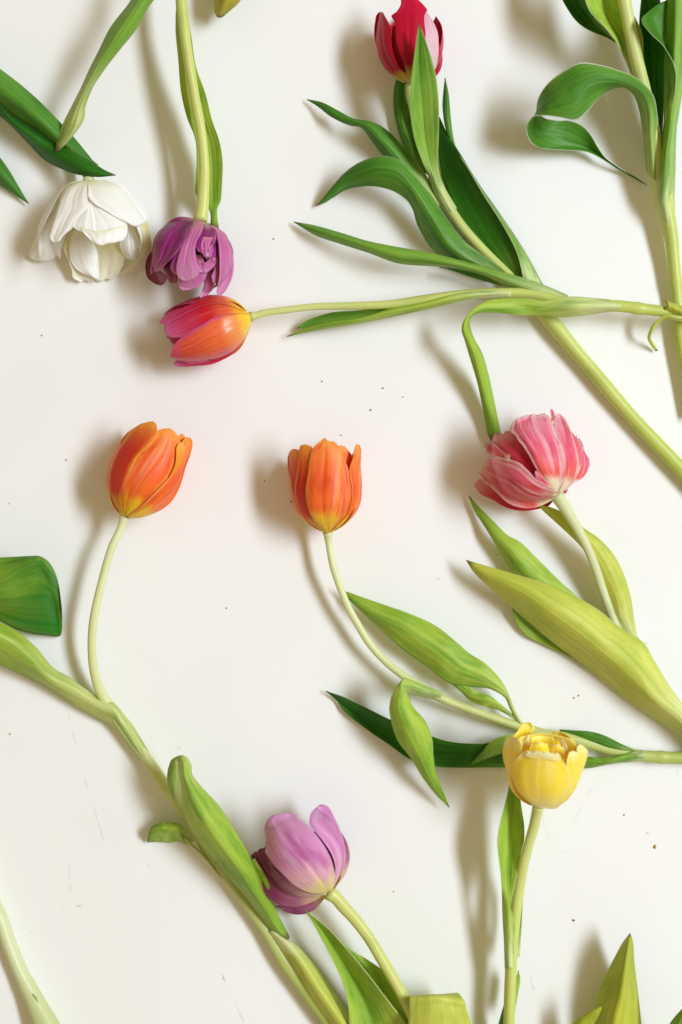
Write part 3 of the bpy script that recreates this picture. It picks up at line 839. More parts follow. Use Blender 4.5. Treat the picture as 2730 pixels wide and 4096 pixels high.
t.leaf('A3', '''900,1120,6 915,1120,6 930,1120,6
750,960,5 800,940,7 850,950,5
690,800,5 740,800,8 810,800,6
666,650,6 720,650,9 790,650,7
672,540,7 715,540,9 780,560,8
690,480,8 700,475,9 720,490,8''', 'dark', wave=0.3)
t.leaf('A3', '''960,1290,8 920,1290,9 860,1290,6
840,1050,9 760,1100,12 700,1060,7
740,940,11 670,970,15 600,975,8
640,830,14 580,870,18 530,885,11
530,765,16 495,790,19 460,800,13
420,745,14 410,765,16 390,787,12
320,695,11 300,720,12 280,737,9
210,640,7 200,655,7 190,668,5
122,624,3''', 'dark', nu=21, wave=1.0, label='long narrow leaf with a notched margin')
t.leaf('A4', '''1400,780,9 1330,780,12 1250,750,7
1200,640,13 1100,680,15 990,690,4
1110,570,15 1000,600,18 905,620,5
1000,430,17 920,480,21 820,480,7
900,280,19 840,340,23 785,370,12
790,160,23 770,230,26 745,310,17
700,65,26 680,150,28 665,258,20
590,38,26 565,130,27 560,230,19
470,70,22 460,150,23 470,230,15
370,135,16 360,190,17 370,250,10
270,245,10 270,275,10 285,300,6
200,330,5 205,337,5 215,340,3
176,350,3''', 'dark', nu=21, wave=0.3)
t.flower('Fr', (850,1640), (830,0), 665, 20.0, 20.5, mat='red')
t.back(120, 60, 0.8, 'red'); t.back(180, 60, 0.9, 'red'); t.back(-120, 60, 0.75, 'red')
t.petal('820,1600 840,1600 860,1600; 600,1250 700,1250 800,1250; 480,900 600,900 720,900; 475,650 560,650 660,650; 510,500 580,490 650,500', 'red', layer=-4)
t.petal('''890,1640 900,1645 920,1650
1250,1500 1280,1520 1340,1500
1320,1350 1380,1350 1440,1350
1370,1150 1420,1150 1475,1130
1385,980 1420,980 1447,970
1393,855''', 'red', layer=-0.5)
t.petal('''860,1640 880,1640 900,1640
1000,1450 1150,1440 1300,1400
1080,1150 1230,1150 1383,1150
1100,850 1250,850 1396,850
1090,650 1240,640 1378,640
1080,420 1180,410 1285,420
1090,300 1140,280 1205,290
1150,235''', 'blush', layer=0.4)
t.petal('''760,1620 800,1600 840,1580
520,1500 620,1440 720,1420
330,1260 440,1220 570,1220
220,1020 340,980 490,980
150,780 290,760 465,760
135,590 280,580 478,600
155,420 270,400 415,440
185,295 250,270 335,300
225,247 265,236 308,247''', 'red', layer=0.8, lift=1.2, groove=0.8, rip=0.5)
t.petal('''830,1640 850,1640 870,1640
720,1250 860,1260 1000,1260
630,1020 860,1020 1100,1020
560,800 840,800 1140,800
555,600 840,600 1138,600
535,430 830,430 1118,430
475,310 810,300 1125,290
570,235 820,200 1172,205
655,100 830,80 1110,110
665,-20 830,-30 1000,0
720,-110 810,-120 900,-80''', 'red', layer=1.6, lift=0.5, groove=0.6, rip=0.6)
t.leaf('A3', '''1000,1345,8 1032,1326,11.6 1064,1308,8
918,1198,9.5 950,1181,12.6 984,1166,9.5
896,1120,13 928,1120,15 962,1115,12
850,1020,19 895,1010,18 945,1010,18
800,880,27 865,870,23 950,870,25
774,720,34 850,720,30 952,720,32
772,580,40 838,580,36 946,580,38
785,440,44 828,440,41 925,440,43
803,310,47 826,310,45 888,310,47
816,210,49 828,210,48 852,210,49
826,150,50''', 'mid', nu=25, wave=0.2, rib=0.5, fold=True, label='front leaf split down its middle')

# leafy tulip at the corner, flower out of view
t = Tulip('tall leafy tulip stalk with a big leaf curled over in a loop', ('A6', 1540, 500))
t.stem([('A5', '1060,-350,44,3.9; 1085,-150,43,3.9; 1110,0,42,3.8; 1160,250,38,3.6; 1215,500,33,3.6; 1270,720,28,3.6; 1320,950,22,3.8; 1370,1250,16,4.5; 1410,1480,12,5.2; 1450,1680,10,4.7; 1488,1900,9,3.9'),
        ('A6', '1512,200,8,3.5; 1525,330,7,3.4; 1540,480,6,3.4; 1553,650,6,3.4; 1575,800,6,3.4; 1605,960,6,3.4; 1650,1200,6,3.4')], 'green', rings=[(0.70, 0.35)])
t.leaf('A5', '''1370,1300,10 1340,1300,9 1300,1280,10
1400,1150,11 1340,1150,9 1280,1120,12
1420,900,15 1350,900,11 1285,880,15
1430,600,21 1340,600,15 1265,580,20
1435,350,26 1330,350,18 1240,330,24
1420,200,30 1320,190,22 1230,190,26
1400,60,33 1320,50,26 1240,40,28
1380,-150,36 1320,-150,30 1270,-160,30''', 'deep', nu=21, wave=0.2)
t.leaf('A5', '''1425,1830,7 1478,1830,12.8 1532,1830,7
1388,1690,8 1450,1685,14.8 1512,1680,8
1348,1560,9 1425,1560,19 1506,1560,9
1345,1430,11 1435,1430,23 1512,1380,11
1375,1280,15 1450,1220,27 1520,1050,14
1420,980,21 1480,950,31 1540,900,19
1425,700,27 1500,700,36 1572,700,25
1440,400,33 1520,400,41 1605,400,31
1442,150,38 1530,150,45 1622,150,37
1442,-50,41 1530,-50,48 1632,-50,40
1460,-300,44 1530,-300,50 1620,-300,44
1530,-600,48''', 'mid', nu=21, wave=0.2)
t.leaf('A5', '''1470,920,28 1450,940,28 1430,960,26
1515,700,40 1475,710,36 1440,760,32
1500,500,44 1455,490,36 1425,510,32
1415,355,47 1425,350,37 1440,360,33
1312,255,48 1365,240,39 1442,250,36
1250,155,48 1335,130,41 1442,150,38
1300,95,45 1370,60,42 1445,60,40
1400,20,42 1430,10,41 1455,0,41''', 'dark', nu=21, wave=0.1, rib=0)
t.leaf('A5', '''1285,690,25 1275,690,28 1262,680,25
1262,450,30 1240,450,31 1215,455,30
1252,270,33 1225,270,33 1192,275,33
1215,170,35 1195,170,35 1178,175,35
1182,110,36''', 'pale', wave=0.1)
t.leaf('A5', '''1060,345,28 1045,325,27 1030,310,28
960,290,25 950,265,24 955,215,30
870,255,24 890,220,23 915,180,32
740,170,24 800,120,23 855,100,36
660,60,25 740,40,25 825,30,38
610,-40,26 720,-60,27 805,-50,40
560,-250,28 680,-250,30 780,-250,42
640,-480,34''', 'deep', nu=21, wave=0.2)
t.leaf('A5', '''1168,600,29 1178,605,30 1190,600,29
1100,430,33 1130,420,31 1165,440,32
1030,300,37 1080,280,31 1145,300,36
930,180,41 1010,170,32 1115,170,39
850,100,44 960,60,34 1085,60,41
800,-20,46 940,-60,36 1065,-60,43
760,-250,48 900,-250,38 1045,-250,45
880,-480,46''', 'light', nu=21, wave=0.2)
t.leaf('A5', '''1400,1440,13 1340,1400,17 1290,1350,9
1388,1280,16 1325,1240,21 1270,1200,11
1378,1080,21 1310,1060,26 1255,1050,14
1372,900,27 1300,880,32 1228,860,20
1330,730,34 1260,750,39 1180,740,27
1220,620,41 1180,680,44 1110,690,33
1060,550,45 1050,640,46 1005,705,35
900,505,47 900,640,48 900,785,38
760,493,47 795,690,48 832,865,40
610,575,43 695,760,47 742,940,42
485,690,37 575,820,44 600,918,43
432,800,29 472,862,39 482,906,41
432,870,21 412,905,31 395,918,38
485,925,14 405,970,22 346,990,32
590,945,10 445,1040,15 352,1060,25
690,945,10 560,1080,11 390,1130,19
775,975,12 655,1110,9 460,1164,14
850,1050,13 770,1140,7 650,1179,11
905,1150,11 870,1180,6 820,1193,9
970,1240,8 965,1250,6 960,1262,7
1070,1312,6 1060,1315,4 1050,1320,5
1205,1392,3 1204,1398,3 1200,1406,3
1290,1452,2''', 'rimmed', nu=25, nv=230, wave=0.1, rib=0.3, label='leaf arched over and rolled back under itself')

# purple double tulip
t = Tulip('dark purple double tulip hanging head down beside the white tulip', ('A1', 1220, 600))
t.stem([('A1', '1258,1385,23,3.9; 1268,1330,23,3.5; 1278,1200,24,3.2; 1284,1080,26,3.0; 1278,950,27,2.8; 1255,780,28,2.8; 1220,600,29,2.8; 1190,420,30,2.8; 1165,250,30,2.9; 1148,100,30,3.2; 1138,0,30,3.2; 1120,-200,28,3.3; 1110,-400,25,3.4')], 'yellow')
t.leaf('A1', '''1105,60,31 1145,70,27 1180,80,31
1103,200,27 1155,210,25 1205,240,27
1118,360,24 1170,360,23 1228,400,25
1141,600,21 1210,600,20 1295,600,23
1175,740,19 1260,740,19 1333,755,22
1225,870,18 1310,870,18 1378,885,21
1235,1020,16 1330,1020,16 1399,1020,20
1230,1130,15 1330,1140,15 1396,1130,18
1236,1230,14 1335,1240,14 1386,1260,16
1310,1310,13 1340,1310,14 1365,1310,15
1320,1440,12 1345,1440,14 1375,1440,13''', 'light', nu=23, wave=0.6)
t.leaf('A1', '''1090,-350,32 1100,-330,34 1110,-310,32
980,-300,40 1000,-270,44 1030,-240,40
880,-80,40 940,-70,47 1000,-40,42
815,15,38 880,20,47 942,30,42
690,180,35 770,190,44 852,190,38
620,320,33 680,330,41 755,310,35
555,450,30 600,460,38 655,440,32
505,560,28 540,570,35 583,550,30
450,670,25 490,690,31 538,670,27
400,770,23 455,800,28 525,755,25
365,870,20 400,885,24 445,870,22
348,945,18 355,950,19 372,950,18''', 'dryend', nu=21, wave=0.3, rib=0.8, label='drooping leaf with a dried tip')
t.flower('Fp', (955,165), (720,1120), 650, 23.5, 23.0, mat='purple')
for ph in (100, 150, 205, 255): t.back(ph, 50, 1.0, 'plum')
t.petal('330,420 380,450 430,500; 220,600 300,620 380,640; 120,740 200,740 300,740; 90,930 180,930 300,930; 130,1070 230,1050 400,1020; 240,1155 300,1130 420,1100; 315,1186 340,1180 390,1150', 'plum', layer=-7, lift=0.8, rip=0.6)
t.petal('520,800 550,800 600,800; 380,880 450,900 560,900; 400,990 490,1000 590,1010; 435,1080 510,1080 590,1090; 470,1140 520,1150 575,1140', 'plum', layer=-6, rip=0.8)
t.petal('860,600 900,620 960,640; 870,750 960,760 1050,780; 880,850 980,870 1060,850; 920,950 1000,980 1050,960', 'plum', layer=-7, rip=0.8)
t.petal('1040,700 1120,700 1200,700; 1035,900 1120,900 1200,900; 1020,1100 1100,1100 1182,1120; 990,1230 1070,1240 1155,1230; 945,1350 1000,1360 1065,1330; 940,1395 965,1402 1005,1395', 'orchid', layer=-9, rip=0.8)
t.petal('800,700 880,700 960,700; 700,900 850,900 1040,900; 620,1060 830,1070 1042,1050; 605,1150 800,1170 985,1150; 640,1235 780,1230 910,1200; 690,1262 745,1255 810,1245', 'orchid', layer=-4, rip=0.6)
t.petal('1200,760 1215,770 1235,780; 1190,850 1220,860 1255,870; 1160,960 1205,960 1252,970; 1128,1040 1190,1060 1252,1090; 1150,1140 1190,1150 1222,1175', 'orchid', layer=-3)
t.petal('1040,450 1150,440 1250,480; 1080,560 1170,560 1250,580; 1075,660 1170,670 1250,680; 1060,740 1150,780 1235,760; 1140,805 1185,835 1222,805', 'purple', layer=-2.5, rip=0.8)
t.petal('1130,740 1170,750 1210,780; 1050,810 1120,830 1195,830; 990,860 1080,890 1160,890; 970,895 1040,940 1110,940; 1010,955 1030,985 1060,975', 'orchid', layer=-2.5, rip=0.5)
t.petal('''990,185 1040,200 1100,230
930,300 1050,330 1165,300
880,450 1000,480 1200,420
870,570 1000,580 1160,520
930,650 1020,650 1100,570
1000,700 1045,740 1085,650''', 'purple', layer=0.4, rip=1.0, frill=18, lift=0.8)
t.petal('''880,135 900,140 930,150
620,108 720,160 840,190
410,225 560,300 760,330
280,400 450,480 690,520
225,600 390,660 590,660
195,780 340,800 490,770
168,920 290,900 410,850
168,1012 240,975 340,950''', 'purple', layer=0.8, lift=1.4, rip=1.8, groove=2.0)
t.petal('860,180 880,180 900,180; 690,400 760,420 810,420; 570,650 650,680 720,650; 490,830 560,840 650,800; 485,920 540,930 610,920; 530,1000 555,1010 590,1005', 'purple', layer=1.2, rip=0.6, groove=1.2)
t.petal('''915,150 950,165 995,180
800,300 880,320 985,330
715,480 800,500 880,520
630,650 750,680 870,640
585,820 730,840 890,800
573,960 740,960 934,950
610,1060 750,1075 905,1035
690,1106 745,1110 820,1088''', 'orchid', layer=1.9, lift=0.8, rip=0.5, groove=0.5)
t.petal('''1100,235 1130,245 1170,260
1180,310 1260,320 1330,360
1230,500 1320,500 1405,510
1250,720 1360,720 1460,700
1252,900 1370,900 1475,890
1245,1050 1360,1060 1452,1050
1212,1210 1310,1200 1388,1200
1208,1300 1260,1300 1322,1300
1240,1362''', 'orchid', layer=1.4, lift=0.5, rip=0.4)

t.petal('1000,420 1080,430 1160,430; 960,540 1050,560 1150,540; 980,640 1060,660 1140,640; 1010,720 1060,740 1120,720', 'orchid', layer=1.0, frill=7, rip=1.6, groove=1.0)
t.petal('880,780 930,800 980,800; 900,880 960,900 1030,890; 930,970 990,985 1050,965', 'orchid', layer=-1.5, frill=5, rip=1.0)

# white double tulip
t = Tulip('white double tulip with crumpled drooping petals below dark green leaves', ('A1', 250, 760))
t.stem([('Fw', '745,115,20,3.6; 740,60,17,2.8'), ('A1', '540,1085,13,2.5; 470,970,7,2.5; 400,890,5,2.5; 250,760,5,2.5; 0,560,5,2.6; -250,380,5,2.7; -450,240,5,2.8')], 'pale')
t.leaf('A1', '''-400,120,12 -410,200,15 -420,280,10
-250,220,18 -280,320,24 -310,420,15
0,430,20 -20,540,28 -40,610,18
130,530,20 100,630,28 70,705,18
270,655,19 240,740,26 200,795,17
400,790,17 360,850,22 320,880,16
490,890,15 450,930,18 420,945,14
555,970,13 530,990,14 510,1000,12
590,1012,11 585,1018,11 575,1020,11
622,1036,10''', 'dark', nu=21, wave=0.3)
t.leaf('A1', '''-420,300,9 -430,360,12 -440,430,6
-300,400,12 -310,500,16 -320,600,7
-50,585,14 -30,650,18 -10,718,5
70,680,14 80,770,18 95,812,5
200,775,14 200,860,18 182,902,5
330,860,14 300,940,16 280,1002,5
450,940,18 420,1010,20 400,1065,13
580,1015,23 530,1060,26 500,1097,20
660,1068,24 640,1090,26 625,1110,23
726,1099,24''', 'deep', nu=21, wave=0.3)
t.leaf('A1', '''-420,450,8 -430,500,10 -440,560,5
-150,750,10 -170,850,14 -200,950,5
0,985,10 -10,1060,13 0,1160,4
60,1070,8 40,1130,10 45,1190,3
130,1190,5 115,1210,6 105,1230,3
182,1278,3''', 'dark', wave=0.3)
t.flower('Fw', (745,95), (765,1150), 640, 22.0, 19.0, k=0.62, mat='white',
         prof=([-0.05, 0, 0.06, 0.15, 0.28, 0.45, 0.65, 0.85, 1.0, 1.1], [0.2, 0.30, 0.52, 0.68, 0.84, 1.0, 1.05, 1.0, 0.9, 0.8]))
for ph in (100, 140, 220, 260): t.back(ph, 40, 0.82, 'white', flare=0.0, shrink=0.9)
t.petal('''460,300,20 480,300,21 510,320,20
330,500,17 370,520,19 410,540,17
190,650,13 260,660,17 340,650,14
110,800,9 220,800,14 330,800,11
55,930,5 200,930,11 350,920,8
75,1005,3 200,1018,7 345,1000,5
160,1032,2.5 220,1034,4 285,1030,3''', 'white', absz=True, rip=0.8, lift=1.2, crimp=0.15, nu=41)
t.petal('400,560,20 430,570,21 480,580,20; 325,760,14 400,760,17 470,750,16; 325,860,11 395,850,14 450,840,13; 345,930,8 390,930,10 430,900,10; 415,1002,7', 'white', absz=True, rip=0.3)
t.petal('''1250,560,20 1330,560,20 1420,560,17
1285,740,15 1370,740,16 1458,750,12
1310,900,10 1400,900,11 1476,880,8
1200,1080,6 1300,1060,7 1430,1010,4
1100,1182,3 1200,1172,4 1395,1112,2.5''', 'ivory', absz=True, rip=0.4)
t.petal('''600,560,18 820,600,10 1100,620,18
520,720,16 810,760,7 1130,780,16
450,880,13 810,900,5 1165,930,13
500,1010,10 820,1020,4 1150,1050,9
545,1150,7 820,1150,3 1105,1160,6
560,1225,5 820,1235,3 1060,1205,4
660,1262,3 820,1257,2.5 990,1240,3''', 'ivory', absz=True, rip=1.2, groove=1.2, lift=0.5, crimp=0.3, nu=45, frill=8)
t.petal('580,640,19 660,660,16 740,720,12; 530,780,17 660,790,15 820,860,11; 518,920,14 680,930,13 850,950,9; 540,1040,11 700,1040,11 860,1060,8; 640,1150,9 760,1160,9 865,1170,6; 760,1205,7 810,1225,7 860,1252,5', 'white', absz=True, rip=0.8, crimp=0.15, nu=41)
t.petal('1190,580,22 1220,590,23 1260,600,22; 1135,740,18 1220,740,20 1310,740,18; 1100,840,15 1225,850,18 1358,860,14; 1140,940,12 1230,940,15 1355,920,12; 1195,1003,10 1260,1000,12 1320,990,10; 1300,1022,9', 'white', absz=True, rip=0.4, groove=1.0)
t.petal('600,120 640,105 690,95; 500,160 560,150 640,140; 440,230 500,230 580,240; 400,360 470,360 560,380; 340,520 420,520 500,540; 320,600 400,620 480,640', 'white', layer=-2, rip=0.4)
t.petal('''735,110 748,110 765,110
730,280 790,290 860,300
690,430 800,430 930,430
600,540 850,560 1110,540
560,625 870,650 1190,610
660,690 880,715 1080,680
740,705 885,722 1000,700''', 'white', layer=0.3, rip=0.9, groove=0.8, crimp=0.28, nu=55)
t.petal('640,640 880,680 1190,600; 690,710 890,735 1195,655; 740,760 880,790 1180,735; 790,805 885,830 1130,790; 860,836 900,838 1050,802', 'white', layer=0.8, rip=0.9, frill=8, crimp=0.18, nu=45)
t.petal('''690,95 710,95 732,100
540,150 650,150 727,160
440,290 580,290 727,290
390,430 550,440 735,400
345,560 480,560 620,520
300,690 415,690 540,660
293,760 365,775 450,735
325,808 360,812 415,790''', 'white', layer=1.6, lift=0.9, rip=0.8, groove=0.6, crimp=0.10, nu=45)
t.petal('''735,100 775,95 815,88
738,200 860,165 990,88
745,290 940,250 1130,140
820,370 1010,330 1215,240
915,425 1090,405 1300,350
1000,480 1160,480 1400,445
1120,550 1240,560 1452,520
1250,622 1310,620 1400,580''', 'white', layer=1.8, lift=0.8, rip=1.0, groove=0.3, crimp=0.12, nu=45, frill=7)


# pink parrot tulip
t = Tulip('pink and white ruffled tulip above broad pale yellow-green leaves', ('B4', 1250, 1200))
t.stem([('B4', '775,195,26,4.2; 800,235,25,3.6; 850,315,23,3.1; 915,425,20,2.8; 970,530,18,2.6; 1022,660,15,2.5; 1062,785,12,2.5; 1102,900,10,2.5; 1140,1000,8,2.6; 1250,1200,6,3.2; 1400,1450,6,4; 1568,1650,6,4.4; 1750,1850,6,4.6; 1950,2050,6,4.6')], 'pale')
t.leaf('B4', '''1330,1180,6 1280,1150,7 1200,1100,5
1278,1050,8 1220,1030,10 1150,1020,6
1262,950,9 1190,960,12 1120,960,6
1245,850,11 1170,870,14 1090,880,7
1205,710,13 1120,740,15 1040,750,9
1140,580,15 1060,620,16 990,620,11
1050,480,16 990,520,17 930,525,12
950,410,16 900,440,17 850,445,13
840,325,17 800,355,16 760,362,14
740,280,17 720,298,17 700,308,15
658,262,16''', 'pale', nu=21, wave=0.3)
t.leaf('B4', '''1060,1040,5 1000,1060,7 920,1080,4
1000,930,6 930,950,9 850,980,4
920,850,8 810,860,13 700,870,6
790,735,9 700,760,14 600,800,8
660,605,10 580,650,15 505,690,9
548,497,11 500,545,15 435,585,9
475,458,11 430,480,13 375,480,9
385,370,9 352,372,10 312,378,7
290,275,6 275,280,6 257,290,5
228,207,4''', 'light', nu=21, wave=0.6)
t.leaf('B4', '''1100,1380,5 1090,1350,5 1080,1310,8
960,1285,4 980,1230,4 1000,1190,9
870,1225,3 890,1160,4 910,1120,10
700,1145,3 740,1080,4 790,1050,10
585,1078,4 620,1010,5 670,980,11
520,985,6 545,950,7 580,930,12
500,905,9 520,900,10 545,900,13''', 'light', wave=0.3)
t.leaf('B4', '''1800,1780,11 1790,1860,17 1770,1930,6
1568,1510,13 1560,1610,20 1560,1722,5
1480,1390,13 1400,1480,22 1370,1585,5
1390,1240,13 1270,1340,23 1200,1465,5
1325,1130,14 1150,1230,24 1040,1340,5
1170,1028,15 1010,1110,25 880,1220,6
1040,922,17 880,1010,26 740,1115,8
910,848,19 750,920,27 600,995,10
740,766,20 600,820,27 480,890,12
540,706,19 460,745,24 378,798,14
380,660,17 330,690,19 288,718,14
270,628,14 257,642,15 246,668,13
214,612,13''', 'pale', nu=25, wave=0.4, rib=0.5, label='broad pale leaf with fine lengthwise ribs')
t.flower('Fk', (1090,1120), (650,330), 545, 27.0, 26.0, k=0.9, mat='parrot')
for ph in (100, 150, 210, 260): t.back(ph, 48, 0.98, 'parrot')
t.petal('1180,1000 1230,1000 1280,975; 1250,930 1310,950 1370,925; 1300,780 1385,790 1468,790; 1300,650 1390,640 1470,690; 1290,540 1350,530 1405,570; 1275,425 1320,415 1390,490', 'parrot', layer=-9, frill=14, rip=0.6)
t.petal('1130,1050 1160,1070 1190,1060; 1160,1115 1190,1095 1222,1040', 'parrot_red', layer=-12)
t.petal('1050,1170 1000,1230 960,1262; 800,1200 750,1270 700,1307; 560,1180 520,1245 480,1272; 380,1080 330,1140 290,1165; 250,970 190,1040 150,1095; 150,915 110,955 78,990', 'parrot_red', layer=-9, rip=0.4)
t.petal('1000,960 1010,940 1040,920; 830,930 860,880 920,820; 640,760 740,680 860,620; 480,660 610,560 770,480; 330,500 500,440 720,360; 300,430 420,385 560,320; 330,378 420,370 525,370', 'parrot_red', layer=-4, frill=12, rip=0.6)
t.petal('520,640 510,670 500,700; 400,570 390,620 380,670; 300,490 285,560 275,620; 220,485 222,540 240,605', 'parrot', layer=-1, frill=12, rip=0.8)
t.petal('1010,260 1030,255 1052,250; 1012,150 1032,145 1055,150; 995,92 1012,76 1035,85', 'parrot', layer=0.5, rip=0.1)
t.petal('''1060,1080 1085,1085 1120,1090
930,940 1040,930 1150,940
830,800 980,780 1180,800
745,640 920,620 1168,640
655,500 860,480 1138,500
575,400 800,370 1090,390
530,330 760,270 1048,280
560,230 740,190 1020,200
680,160 800,150 975,140''', 'parrot', layer=0.4, rip=1.0, groove=0.3, frill=16, nu=35)
t.petal('''1090,1090 1110,1090 1130,1085
1160,920 1210,940 1255,990
1170,750 1250,760 1340,770
1155,580 1230,580 1325,590
1110,430 1190,430 1278,430
1055,300 1130,290 1225,280
1050,190 1100,185 1175,190
1075,140 1100,133 1130,145''', 'parrot', layer=1.1, lift=0.3, rip=0.5)
t.petal('''1075,1085 1062,1120 1048,1165
985,1010 930,1120 890,1245
835,930 760,1080 710,1277
735,825 640,1010 530,1235
610,720 510,920 395,1130
470,682 380,850 275,1010
330,652 260,790 195,950
235,680 185,780 145,865''', 'parrot', layer=1.4, lift=0.8, rip=0.6, frill=6, nu=33)
t.petal('1020,1040 985,1030 960,1010; 960,960 900,950 860,970; 890,880 850,880 830,930; 830,828 820,830 815,850', 'parrot', layer=1.0, rip=0.1)

# mauve tulip
t = Tulip('mauve tulip leaning on the folded leaf of the curved-stem orange tulip', ('B8', 920, 1060))
t.stem([('Fm', '1195,1385,22,4.3'), ('B8', '425,330,22,3.6; 470,385,22.5,3.35; 545,465,23,3.3; 645,595,23.5,3.2; 740,750,23.5,3.2; 830,905,23,3.2; 920,1065,22,3.3; 1000,1225,21,3.4; 1070,1400,18,3.5; 1120,1600,14,3.6; 1160,1850,10,3.7')], 'yellow')
t.leaf('B8', '''1080,1500,8 1040,1500,10 950,1500,8
950,1200,10 880,1180,13 780,1130,10
880,1010,12 810,1000,14 710,960,12
800,880,14 730,880,15 640,850,13
640,760,16 590,760,17 530,740,15
520,690,17 490,670,18 450,640,16
400,590,18 380,565,18 360,550,17
300,498,18''', 'light', wave=0.4)
t.leaf('B8', '''600,1600,12 800,1600,9 1040,1560,12
520,1350,15 700,1350,9 990,1350,16
520,1213,18 670,1213,10 920,1213,19
510,1080,21 630,1080,12 815,1080,25
475,930,22 555,930,14 700,930,28
420,800,23 485,800,16 590,790,28
370,700,23 415,690,18 485,670,27
310,590,22 342,580,19 385,560,24
250,480,20 265,480,20 287,475,21
203,412,19''', 'light', nu=25, wave=0.2, rib=0, fold=True)
t.leaf('B8', '''960,1500,8 1130,1500,8 1300,1500,7
950,1250,10 1110,1250,11 1290,1250,9
948,1080,17 1110,1070,18 1280,1070,16
945,1018,25 1110,1008,28 1285,1000,23
940,1020,29 1120,1012,32 1308,1030,27
935,1090,30 1130,1080,34 1338,1110,27
930,1210,27 1130,1200,31 1372,1215,23
920,1400,20 1130,1400,24 1410,1400,15
950,1600,10 1130,1600,12 1400,1600,8''', 'pale', nu=21, wave=0.2, label='broad leaf folded back on itself')
t.flower('Fm', (1200,1385), (650,420), 590, 24.0, 25.0, mat='mauve')
for ph in (95, 150, 210, 265): t.back(ph, 52, 0.78, 'mauve_dark')
t.petal('1150,1420 1150,1440 1150,1460; 950,1520 960,1580 985,1640; 750,1580 760,1660 800,1702; 560,1560 570,1630 600,1672; 430,1580 445,1595 485,1605', 'mauve_dark', layer=-9)
t.petal('''1150,1390 1140,1410 1140,1430
900,1330 880,1430 860,1565
640,1180 600,1350 560,1582
430,980 380,1180 330,1450
310,840 230,1000 160,1150
295,730 170,800 90,855''', 'mauve_dark', layer=-2.5, rip=0.9, groove=0.8, frill=8)
t.petal('''1140,1400 1190,1380 1250,1340
960,1400 1110,1280 1285,1220
740,1310 990,1130 1275,1080
540,1130 850,960 1225,900
370,930 700,780 1125,710
297,740 570,600 985,530
303,600 500,460 855,400
282,460 430,350 765,330
335,340 480,280 725,268
395,290 520,268 660,260''', 'mauve', layer=1.9, lift=0.5, rip=0.8, groove=1.0, nu=35)
t.petal('''1250,1330 1270,1310 1290,1280
1275,1190 1330,1160 1362,1140
1290,1020 1385,1000 1432,970
1230,830 1360,800 1440,820
1110,650 1280,615 1408,640
985,500 1170,480 1352,480
925,400 1100,380 1302,370
925,310 1090,270 1245,250
980,210 1080,170 1180,158
1060,143 1095,137 1130,143''', 'mauve', layer=1.0, lift=0.8, rip=0.5, frill=6)

# yellow tulip
t = Tulip('yellow tulip resting on a crossing green stem, its cup open upwards', ('B6', 485, 1900))
t.stem([('B6', '668,735,38,3.4; 655,790,35,2.9; 640,860,32,2.85; 603,990,28,2.85; 572,1110,25,2.9; 547,1240,22,3.0; 525,1380,21,3.1; 510,1520,20,3.1; 498,1650,19,3.2; 492,1780,19,3.2; 487,1900,19,3.2; 480,2111,19,3.2; 475,2300,17,3.3; 470,2550,12,3.4; 465,2800,7,3.5')], 'green')
t.leaf('B6', '''455,1760,18.5 485,1760,23.5 525,1760,19.5
448,1560,19.5 478,1560,25.5 520,1580,21.5
440,1420,21.5 470,1420,26.5 510,1440,25.5
437,1310,24.5 462,1320,26.5 492,1375,27.5
431,1180,26.5 468,1190,22.5 522,1230,25.5
414,1050,27.5 470,1050,20.5 556,1040,24.5
408,950,27.5 480,940,19.5 577,950,23.5
425,850,26.5 490,850,19.5 576,860,23.5
450,750,24.5 500,750,19.5 560,750,21.5
475,650,21.5 505,650,18.5 542,640,18.5
490,540,16.5 500,540,15.5 515,540,15.5''', 'light', nu=21, wave=0.3, rib=0.3)
t.leaf('B6', '''520,1700,18.5 535,1690,18.5 548,1680,16.5
545,1500,17.5 552,1490,17.5 560,1480,15.5
560,1330,18.5 563,1320,18.5 568,1310,16.5
572,1200,19.5''', 'mid', wave=0.1, rib=0)
t.leaf('B6', '''480,2050,14.5 500,2040,14.5 520,2020,12.5
505,1950,15.5 520,1930,15.5 540,1900,12.5
525,1830,16.5 538,1830,15.5 550,1820,13.5
540,1775,16.5''', 'light', wave=0.1, rib=0)
t.leaf('B6', '''470,2300,8.5 440,2320,10.5 400,2350,6.5
465,2150,11.5 440,2150,12.5 405,2160,7.5
460,2040,13.5 445,2040,13.5 432,2050,10.5
462,1950,14.5''', 'dark', wave=0.1, rib=0)
t.flower('Fy', (690,1440), (790,500), 590, 38.0, 47.0, k=0.9, mat='yellow',
         prof=([-0.05, 0, 0.06, 0.15, 0.28, 0.45, 0.65, 0.85, 1.0, 1.1], [0.10, 0.20, 0.44, 0.66, 0.84, 0.96, 1.04, 1.10, 1.10, 1.08]))
for ph in (110, 155, 205, 250): t.back(ph, 48, 1.0, 'yellow')
t.petal('''600,1200,30 760,1200,29 920,1200,30
420,900,42 760,900,38 1080,900,42
380,700,50 760,680,45 1130,720,50
330,540,53 760,470,47 1240,560,53
330,430,55 760,340,49 1270,480,54
400,340,56 760,290,52 1200,370,55''', 'gold', absz=True, rip=0.3, nu=35)
t.petal('480,640,48 560,660,48 680,660,48; 300,480,52 430,480,51 560,480,50; 290,340,53 420,340,48 570,380,46; 350,260,51 470,240,50 590,290,49; 420,150,52 500,125,51 610,180,51; 460,122,52 520,113,52 570,118,52', 'gold', absz=True, rip=0.4)
t.petal('850,660,48 950,660,49 1080,720,50; 910,480,50 1090,480,51 1288,580,53; 890,340,48 1060,330,50 1265,450,53; 900,275,50 1030,270,52 1190,350,54; 945,252,51 1010,255,52 1090,285,54', 'gold', absz=True, rip=0.4)
